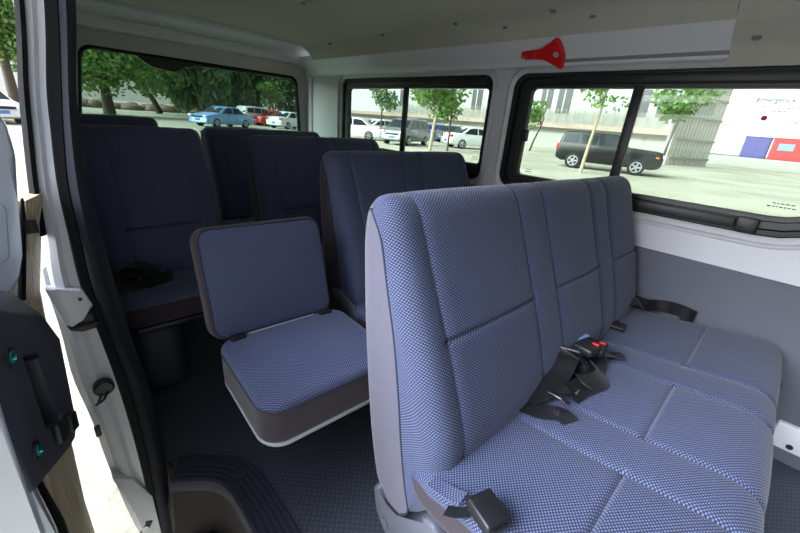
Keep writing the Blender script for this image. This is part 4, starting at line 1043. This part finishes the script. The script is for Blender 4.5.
    bm = bmesh.new(); add_box(bm, (L/2-0.01, 0, 0.68), (0.06, W*0.55, 0.12), bevel=0.02); finish('grille', bm, M['black'], r, world=False)
    return r
hd = math.atan2(5.14-7.9, 0.75)
car(SUV, 'black', (19.9, 6.45), hd, 'black boxy off-road car parked outside the near side window')
car(MPV, 'silver', (18.6, 18.95), math.atan2(-1.7, -4.9), 'dark silver minivan facing the van, seen through the rear side window')
car(SEDAN, 'white', (23.1, 27.3), math.atan2(-0.6, 4.0)+PI, 'white saloon parked left of the silver minivan')
car(SEDAN, 'white', (17.4, 23.6), math.atan2(1.0, -1.0), 'white car cut off by the left edge of the rear side window')
car(SEDAN, 'blue', (28.6, 25.0), math.atan2(0.5, 2), 'bright blue saloon parked right of the silver minivan')
car(SEDAN, 'darkgrey', (28.0, 22.2), math.atan2(0.2, 2), 'dark grey saloon parked between the blue and the white saloon')
car(SEDAN, 'white', (23.3, 16.7), math.atan2(-0.9, 2), 'white saloon at the right edge of the rear side window with red tail lamps')
car(SEDAN, 'skyblue', (10.9, 31.0), math.atan2(-1.0, -2.2), 'pale blue saloon seen through the tailgate window')
car(MPV, 'white', (17.4, 39.8), math.atan2(0.3, 1), 'white hatchback behind the red car outside the tailgate window')
car(SEDAN, 'red', (18.2, 37.5), math.atan2(-0.2, -1), 'red saloon seen through the right side of the tailgate window')
car(SEDAN, 'white', (17.9, 33.6), math.atan2(0.6, 1.5), 'white saloon at the right end of the tailgate window')
car(SEDAN, 'white', (-1.35, 26.2), math.atan2(-1, 0.35), 'white saloon at the far left beyond the open sliding door')
car(SEDAN, 'blue', (-2.0, 36.5), math.atan2(-1, 0.3), 'dark blue saloon behind the white one at the far left')

# trees
def leaf_mat(name, c1, c2):
    m, nt, p = nodes_of(name)
    tc = nt.nodes.new('ShaderNodeTexCoord'); nz = nt.nodes.new('ShaderNodeTexNoise'); nz.inputs['Scale'].default_value = 1.5; nz.inputs['Detail'].default_value = 3
    nt.links.new(tc.outputs['Object'], nz.inputs['Vector'])
    cr = nt.nodes.new('ShaderNodeValToRGB'); cr.color_ramp.elements[0].position = 0.35; cr.color_ramp.elements[1].position = 0.65
    cr.color_ramp.elements[0].color = c1; cr.color_ramp.elements[1].color = c2
    nt.links.new(nz.outputs['Fac'], cr.inputs[0]); nt.links.new(cr.outputs[0], p.inputs['Base Color']); p.inputs['Roughness'].default_value = 0.6
    tr = nt.nodes.new('ShaderNodeBsdfTranslucent'); nt.links.new(cr.outputs[0], tr.inputs['Color'])
    mx = nt.nodes.new('ShaderNodeMixShader'); mx.inputs[0].default_value = 0.35
    nt.links.new(p.outputs[0], mx.inputs[1]); nt.links.new(tr.outputs[0], mx.inputs[2]); nt.links.new(mx.outputs[0], nt.nodes['Material Output'].inputs['Surface'])
    return m
M['leaf'] = leaf_mat('leaf_mid_green', srgb(84, 122, 62), srgb(136, 170, 92))
M['leafdark'] = leaf_mat('leaf_willow_green', srgb(70, 104, 66), srgb(120, 150, 100))
M['bark'] = mat('grey_brown_bark', srgb(84, 74, 62), 0.9, noise=0.3, nscale=6, bump=0.8, bscale=20)
M['barkpale'] = mat('pale_bark', srgb(176, 164, 140), 0.9, noise=0.2, nscale=6)
def leaves(n, blobs, size, seed, droop=0.0):
    rnd = random.Random(seed); vs, fs = [], []
    for i in range(n):
        cx, cy, cz, rx, ry, rz = blobs[rnd.randrange(len(blobs))]
        while True:
            a = Vector((rnd.uniform(-1, 1), rnd.uniform(-1, 1), rnd.uniform(-1, 1)))
            if 0.25 < a.length < 1: break
        p = Vector((cx+a.x*rx, cy+a.y*ry, cz+a.z*rz))
        u = Vector((rnd.gauss(0, 1), rnd.gauss(0, 1), rnd.gauss(0, 1)-droop*2)).normalized(); v = u.cross(Vector((rnd.gauss(0, 1), rnd.gauss(0, 1), rnd.gauss(0, 1)))).normalized()
        s = size*rnd.uniform(0.6, 1.3); k = len(vs)
        vs += [p-u*s*(0.7+droop), p+v*s*0.38, p+u*s*(0.7+droop), p-v*s*0.38]; fs.append((k, k+1, k+2, k+3))
    me = bpy.data.meshes.new('foliage'); me.from_pydata([tuple(v) for v in vs], [], fs)
    return me
def tree(loc, h, blobs, n, size, label, lm, bk, trunk_r, seed, lean=(0, 0), droop=0.0, group=None, name='tree', branches=3):
    r = empty(name, (loc[0], loc[1], GZ), label, 'tree', group)
    me = leaves(n, blobs, size, seed, droop); me.materials.append(M[lm])
    f = bpy.data.objects.new('foliage', me); link(f, r)
    zt = min(b[2] for b in blobs)
    bm = bmesh.new(); rnd = random.Random(seed+50)
    top = (lean[0], lean[1], zt+0.3)
    add_tube(bm, [(0, 0, 0), (lean[0]*0.3, lean[1]*0.3, zt*0.4), (lean[0]*0.8, lean[1]*0.8, zt*0.85), (lean[0], lean[1], zt+0.4)], [trunk_r*1.25, trunk_r, trunk_r*0.85, trunk_r*0.6], 10)
    for k in range(branches):
        b = blobs[k % len(blobs)]
        add_tube(bm, [(lean[0]*0.85, lean[1]*0.85, zt*0.9), ((lean[0]+b[0])/2, (lean[1]+b[1])/2, (zt+b[2])/2+0.2), (b[0], b[1], b[2]+0.1)], [trunk_r*0.55, trunk_r*0.4, trunk_r*0.15], 6)
    finish('trunk', bm, M[bk], r, world=False)
    return r
def blobset(R, z0, z1, n, seed, rr=0.5):
    rnd = random.Random(seed); out = []
    for k in range(n):
        a = rnd.uniform(0, 2*PI); q = R*rnd.uniform(0.1, 0.75); z = rnd.uniform(z0, z1)
        out.append((q*math.cos(a), q*math.sin(a), z, R*rr*rnd.uniform(0.7, 1.2), R*rr*rnd.uniform(0.7, 1.2), (z1-z0)*0.42))
    return out
GT = 'trees behind the van'
tree((5.7, 44.0), 9, blobset(5.4, 2.9, 7.5, 16, 1, 0.5), 8000, 0.30, 'broad bushy tree with a thick trunk at the left of the tailgate window', 'leaf', 'bark', 0.40, 1, group=GT)
tree((12.3, 56.0), 11, blobset(6.0, 3.2, 8.5, 16, 2, 0.5), 8000, 0.34, 'tree with a leaning trunk left of centre in the tailgate window', 'leafdark', 'bark', 0.30, 2, lean=(-1.6, 0), droop=0.3, group=GT)
tree((19.5, 64.0), 11, blobset(7.5, 3.0, 10, 16, 3, 0.5), 8000, 0.38, 'tall leaning tree in the gap left of the willows behind the van', 'leafdark', 'bark', 0.34, 3, lean=(-1.8, 0.5), droop=0.5, group=GT)
tree((14.0, 45.0), 9, blobset(3.8, 2.2, 8, 14, 14, 0.42), 5600, 0.32, 'drooping willow above the pale blue saloon', 'leafdark', 'bark', 0.34, 14, droop=1.0, group=GT)
tree((19.6, 46.5), 9, blobset(3.6, 2.0, 8, 14, 4, 0.42), 5600, 0.32, 'dense drooping willow with a thick dark trunk right of centre behind the van', 'leafdark', 'bark', 0.46, 4, droop=1.0, group=GT)
tree((26.5, 50.0), 10, blobset(4.6, 2.2, 9, 14, 6, 0.42), 5600, 0.34, 'dark green willow at the right end of the tailgate window', 'leafdark', 'bark', 0.3, 6, droop=0.7, group=GT)
tree((20.4, 43.5), 5, blobset(1.5, 2.6, 4.0, 7, 5), 1100, 0.22, 'small light green young tree with a thin trunk above the red car', 'leaf', 'barkpale', 0.10, 5, group=GT)
tree((-0.2, 42.0), 10, blobset(2.6, 2.6, 8, 14, 7, 0.45), 4200, 0.30, 'green tree at the far left beyond the sliding door', 'leaf', 'bark', 0.3, 7, group=GT)
bm = bmesh.new(); rnd = random.Random(31)
for k in range(60):
    x = rnd.uniform(3, 26); r_ = bmesh.ops.create_icosphere(bm, subdivisions=2, radius=1.0)
    bmesh.ops.transform(bm, matrix=Matrix.Translation((x, 68+rnd.uniform(-2, 2), GZ+0.2)) @ Matrix.Diagonal((rnd.uniform(0.8, 2.0), 1.0, rnd.uniform(0.4, 0.9), 1)), verts=r_['verts'])
bk_ = finish('earth_bank', bm, mat('brown_earth', srgb(128, 112, 96), 0.95, noise=0.4, nscale=2), None); tag(bk_, 'low brown rough earth bank behind the trees outside the tailgate', 'earth bank', kind='stuff')
GS = 'young trees in the car park'
tree((16.6, 14.9), 4, blobset(1.5, 2.75, 4.3, 7, 8), 900, 0.20, 'young tree with a pale trunk in front of the bright blue saloon', 'leaf', 'barkpale', 0.085, 8, lean=(0.2, -0.2), group=GS)
tree((18.2, 14.9), 4, blobset(1.6, 2.2, 3.9, 7, 9), 1000, 0.20, 'young leafy tree with a thin trunk in front of the dark grey saloon', 'leaf', 'bark', 0.05, 9, group=GS)
tree((21.5, 25.0), 4, blobset(1.5, 2.6, 4.2, 7, 10), 800, 0.22, 'dusty green tree behind the white saloon beside the minivan', 'leafdark', 'bark', 0.07, 10, group=GS)
tree((29.6, 15.6), 4, blobset(1.2, 2.1, 3.4, 6, 11), 600, 0.20, 'small leaning tree at the left of the near side window', 'leaf', 'bark', 0.07, 11, lean=(0.2, -0.6), group=GS)
tree((16.7, 6.3), 4, blobset(1.3, 2.7, 3.6, 6, 12), 330, 0.15, 'sparse sapling with a pale trunk in front of the black off-road car', 'leaf', 'barkpale', 0.06, 12, lean=(0.1, -0.2), group=GS)
tree((31.0, 6.6), 5, blobset(1.75, 3.0, 4.8, 7, 13), 1000, 0.24, 'leafy green tree beside the slatted white tower', 'leaf', 'bark', 0.06, 13, lean=(0.2, -0.3), group=GS)

# hedge / bank behind the willows
bm = bmesh.new()
M['wallwhite'] = mat('white_rendered_wall', srgb(180, 182, 178), 0.9, noise=0.1, nscale=1.5)
M['wallgrey'] = mat('grey_rendered_wall', srgb(166, 165, 158), 0.9, noise=0.08, nscale=1.0)
M['ledge'] = mat('weathered_brown_ledge', srgb(168, 152, 138), 0.9, noise=0.3, nscale=2.0)
M['bgwin'] = mat('dark_building_window', srgb(84, 84, 88), 0.3)
M['slat'] = mat('white_slat', srgb(192, 193, 186), 0.7, noise=0.05)
M['slatrail'] = mat('brown_rail', srgb(150, 146, 128), 0.8)
M['contblue'] = mat('blue_container', srgb(74, 72, 140), 0.5, noise=0.05)
M['contred'] = mat('red_container', srgb(214, 44, 44), 0.5, noise=0.05)
bd = empty('building', (44.0, 33.0, GZ), 'long white building with dark windows and a brown ledge behind the car park', 'building')
box('facade', (47.0, 35.0, 5.0), (6.0, 54.0, 11.0), M['wallwhite'], bd)
box('ledge', (43.5, 35.0, 1.9), (1.2, 54.0, 0.5), M['ledge'], bd)
box('plinth', (43.85, 35.0, 0.3), (0.5, 54.0, 1.6), M['wallgrey'], bd)
for y, z0, z1, w in ((22.3, 3.6, 5.8, 1.3), (20.2, 3.2, 5.9, 1.5), (12.6, 3.2, 5.6, 1.6), (10.4, 3.2, 5.6, 1.2), (28.0, 3.2, 5.6, 1.6), (32.0, 3.2, 5.6, 1.6), (36.5, 3.2, 5.6, 1.6), (41.0, 3.2, 5.6, 1.6), (46.0, 3.2, 5.6, 1.6)):
    o = box('window', (43.97, y, (z0+z1)/2), (0.12, w, z1-z0), M['bgwin'], bd)
    box('mullion', (43.9, y, (z0+z1)/2), (0.06, 0.12, z1-z0), M['slat'], o)
bm = bmesh.new()
for k in range(10): add_box(bm, (43.6, 30.0, 2.3+k*0.14), (0.04, 40.0, 0.03))
for k in range(40): add_box(bm, (43.6, 10.5+k, 2.9), (0.05, 0.06, 1.5))
finish('railing', bm, M['slatrail'], bd, smooth=False)
sw = empty('slatted_tower', (33.0, 6.0, GZ), 'white slatted enclosure with brown rails behind the off-road car', 'enclosure')
bm = bmesh.new()
for k in range(13): add_box(bm, (33.2+k*0.42, 6.75-k*0.13, GZ+2.9), (0.34, 0.10, 5.8), rot=('Z', -0.3))
finish('slats', bm, M['slat'], sw, smooth=False)
bm = bmesh.new()
for z in (0.5, 1.8, 3.3, 4.6): add_box(bm, (35.7, 5.85, GZ+z), (5.4, 0.12, 0.14), rot=('Z', -0.3))
finish('rails', bm, M['slatrail'], sw, smooth=False)
box('back_wall', (36.0, 6.3, GZ+2.6), (5.4, 0.2, 5.2), M['wallgrey'], sw, rot=('Z', -0.3))
bb2 = empty('background_building', (75.0, -8.0, GZ), 'overexposed white building beyond the containers', 'building')
box('wall', (78.0, -4.0, 5.0), (4.0, 34.0, 11.0), M['doorwhite'], bb2)
box('parapet', (75.9, -4.0, 10.0), (0.5, 34.0, 0.6), M['wallgrey'], bb2)
bank = structure(box('trim_16', (52.0, 1.0, GZ+0.42), (14.0, 16.0, 0.84), M['wallgrey'], bevel=0.05), 'low pale loading kerb under the containers')
def container(c, s, mm, label):
    r = empty('container', (c[0], c[1], GZ+0.84), label, 'container', 'containers beyond the car park')
    bm = bmesh.new(); add_box(bm, (c[0], c[1], GZ+0.84+s[2]/2), s, bevel=0.03)
    for k in range(int(s[1]/0.35)): add_box(bm, (c[0]-s[0]/2-0.02, c[1]-s[1]/2+0.2+k*0.35, GZ+0.84+s[2]/2), (0.06, 0.12, s[2]*0.9))
    finish('body', bm, M[mm], r, smooth=False)
    box('lid', (c[0], c[1], GZ+0.84+s[2]+0.04), (s[0]+0.1, s[1]+0.1, 0.08), M[mm], r, bevel=0.02)
    if mm == 'contred': box('hatch', (c[0]-s[0]/2-0.06, c[1]+0.2, GZ+0.84+s[2]*0.62), (0.06, 1.0, 0.55), M['bluelabel'], r)
container((48.2, 3.25), (2.0, 1.75, 1.75), 'contblue', 'blue skip beside the red one beyond the car park')
container((48.0, 1.05), (2.0, 2.3, 1.75), 'contred', 'red skip at the right edge of the near side window')
tree((50.5, -0.6), 3, blobset(1.2, 1.6, 3.2, 5, 21), 400, 0.25, 'green shrub tree behind the red skip', 'leaf', 'bark', 0.07, 21, group=GS)

# ---------------------------------------------------------------- light
w = bpy.data.worlds.new('world'); scene.world = w; w.use_nodes = True; nt = w.node_tree; nt.nodes.clear()
out = nt.nodes.new('ShaderNodeOutputWorld'); bg = nt.nodes.new('ShaderNodeBackground')
tc = nt.nodes.new('ShaderNodeTexCoord'); sp = nt.nodes.new('ShaderNodeSeparateXYZ'); nt.links.new(tc.outputs['Generated'], sp.inputs[0])
cr = nt.nodes.new('ShaderNodeValToRGB'); cr.color_ramp.elements[0].position = 0.0; cr.color_ramp.elements[0].color = (1.0, 1.0, 1.0, 1)
cr.color_ramp.elements[1].position = 0.7; cr.color_ramp.elements[1].color = (0.74, 0.84, 1.0, 1)
nt.links.new(sp.outputs[2], cr.inputs[0]); nt.links.new(cr.outputs[0], bg.inputs['Color'])
# thin bright cloud around the hidden sun, on the door side of the van
dp = nt.nodes.new('ShaderNodeVectorMath'); dp.operation = 'DOT_PRODUCT'; dp.inputs[1].default_value = Vector((-0.80, 0.27, 0.53)).normalized()
nt.links.new(tc.outputs['Generated'], dp.inputs[0])
lobe = math_node(nt, 'POWER', math_node(nt, 'MAXIMUM', dp.outputs['Value'], 0.0), 14.0)
nt.links.new(math_node(nt, 'ADD', math_node(nt, 'MULTIPLY', lobe, 26.0), 0.62), bg.inputs['Strength'])
nt.links.new(bg.outputs[0], out.inputs[0])
sun = bpy.data.lights.new('sun', 'SUN'); sun.energy = 0.6; sun.angle = math.radians(20); sun.color = (1.0, 0.97, 0.9)
so = bpy.data.objects.new('sun', sun); link(so)
d = Vector((-0.25, 0.40, 0.88)).normalized()        # towards the sun: high, over the back of the van
so.rotation_euler = d.to_track_quat('Z', 'Y').to_euler(); so.location = (0, 0, 20)

vs_ = scene.view_settings
vs_.view_transform = 'Standard'; vs_.look = 'None'; vs_.gamma = 1.0; vs_.use_curve_mapping = False; vs_.exposure = 0.55
scene.cycles.use_denoising = True
scene.cycles.max_bounces = 10; scene.cycles.diffuse_bounces = 6; scene.cycles.transparent_max_bounces = 16
scene.cycles.sample_clamp_indirect = 6
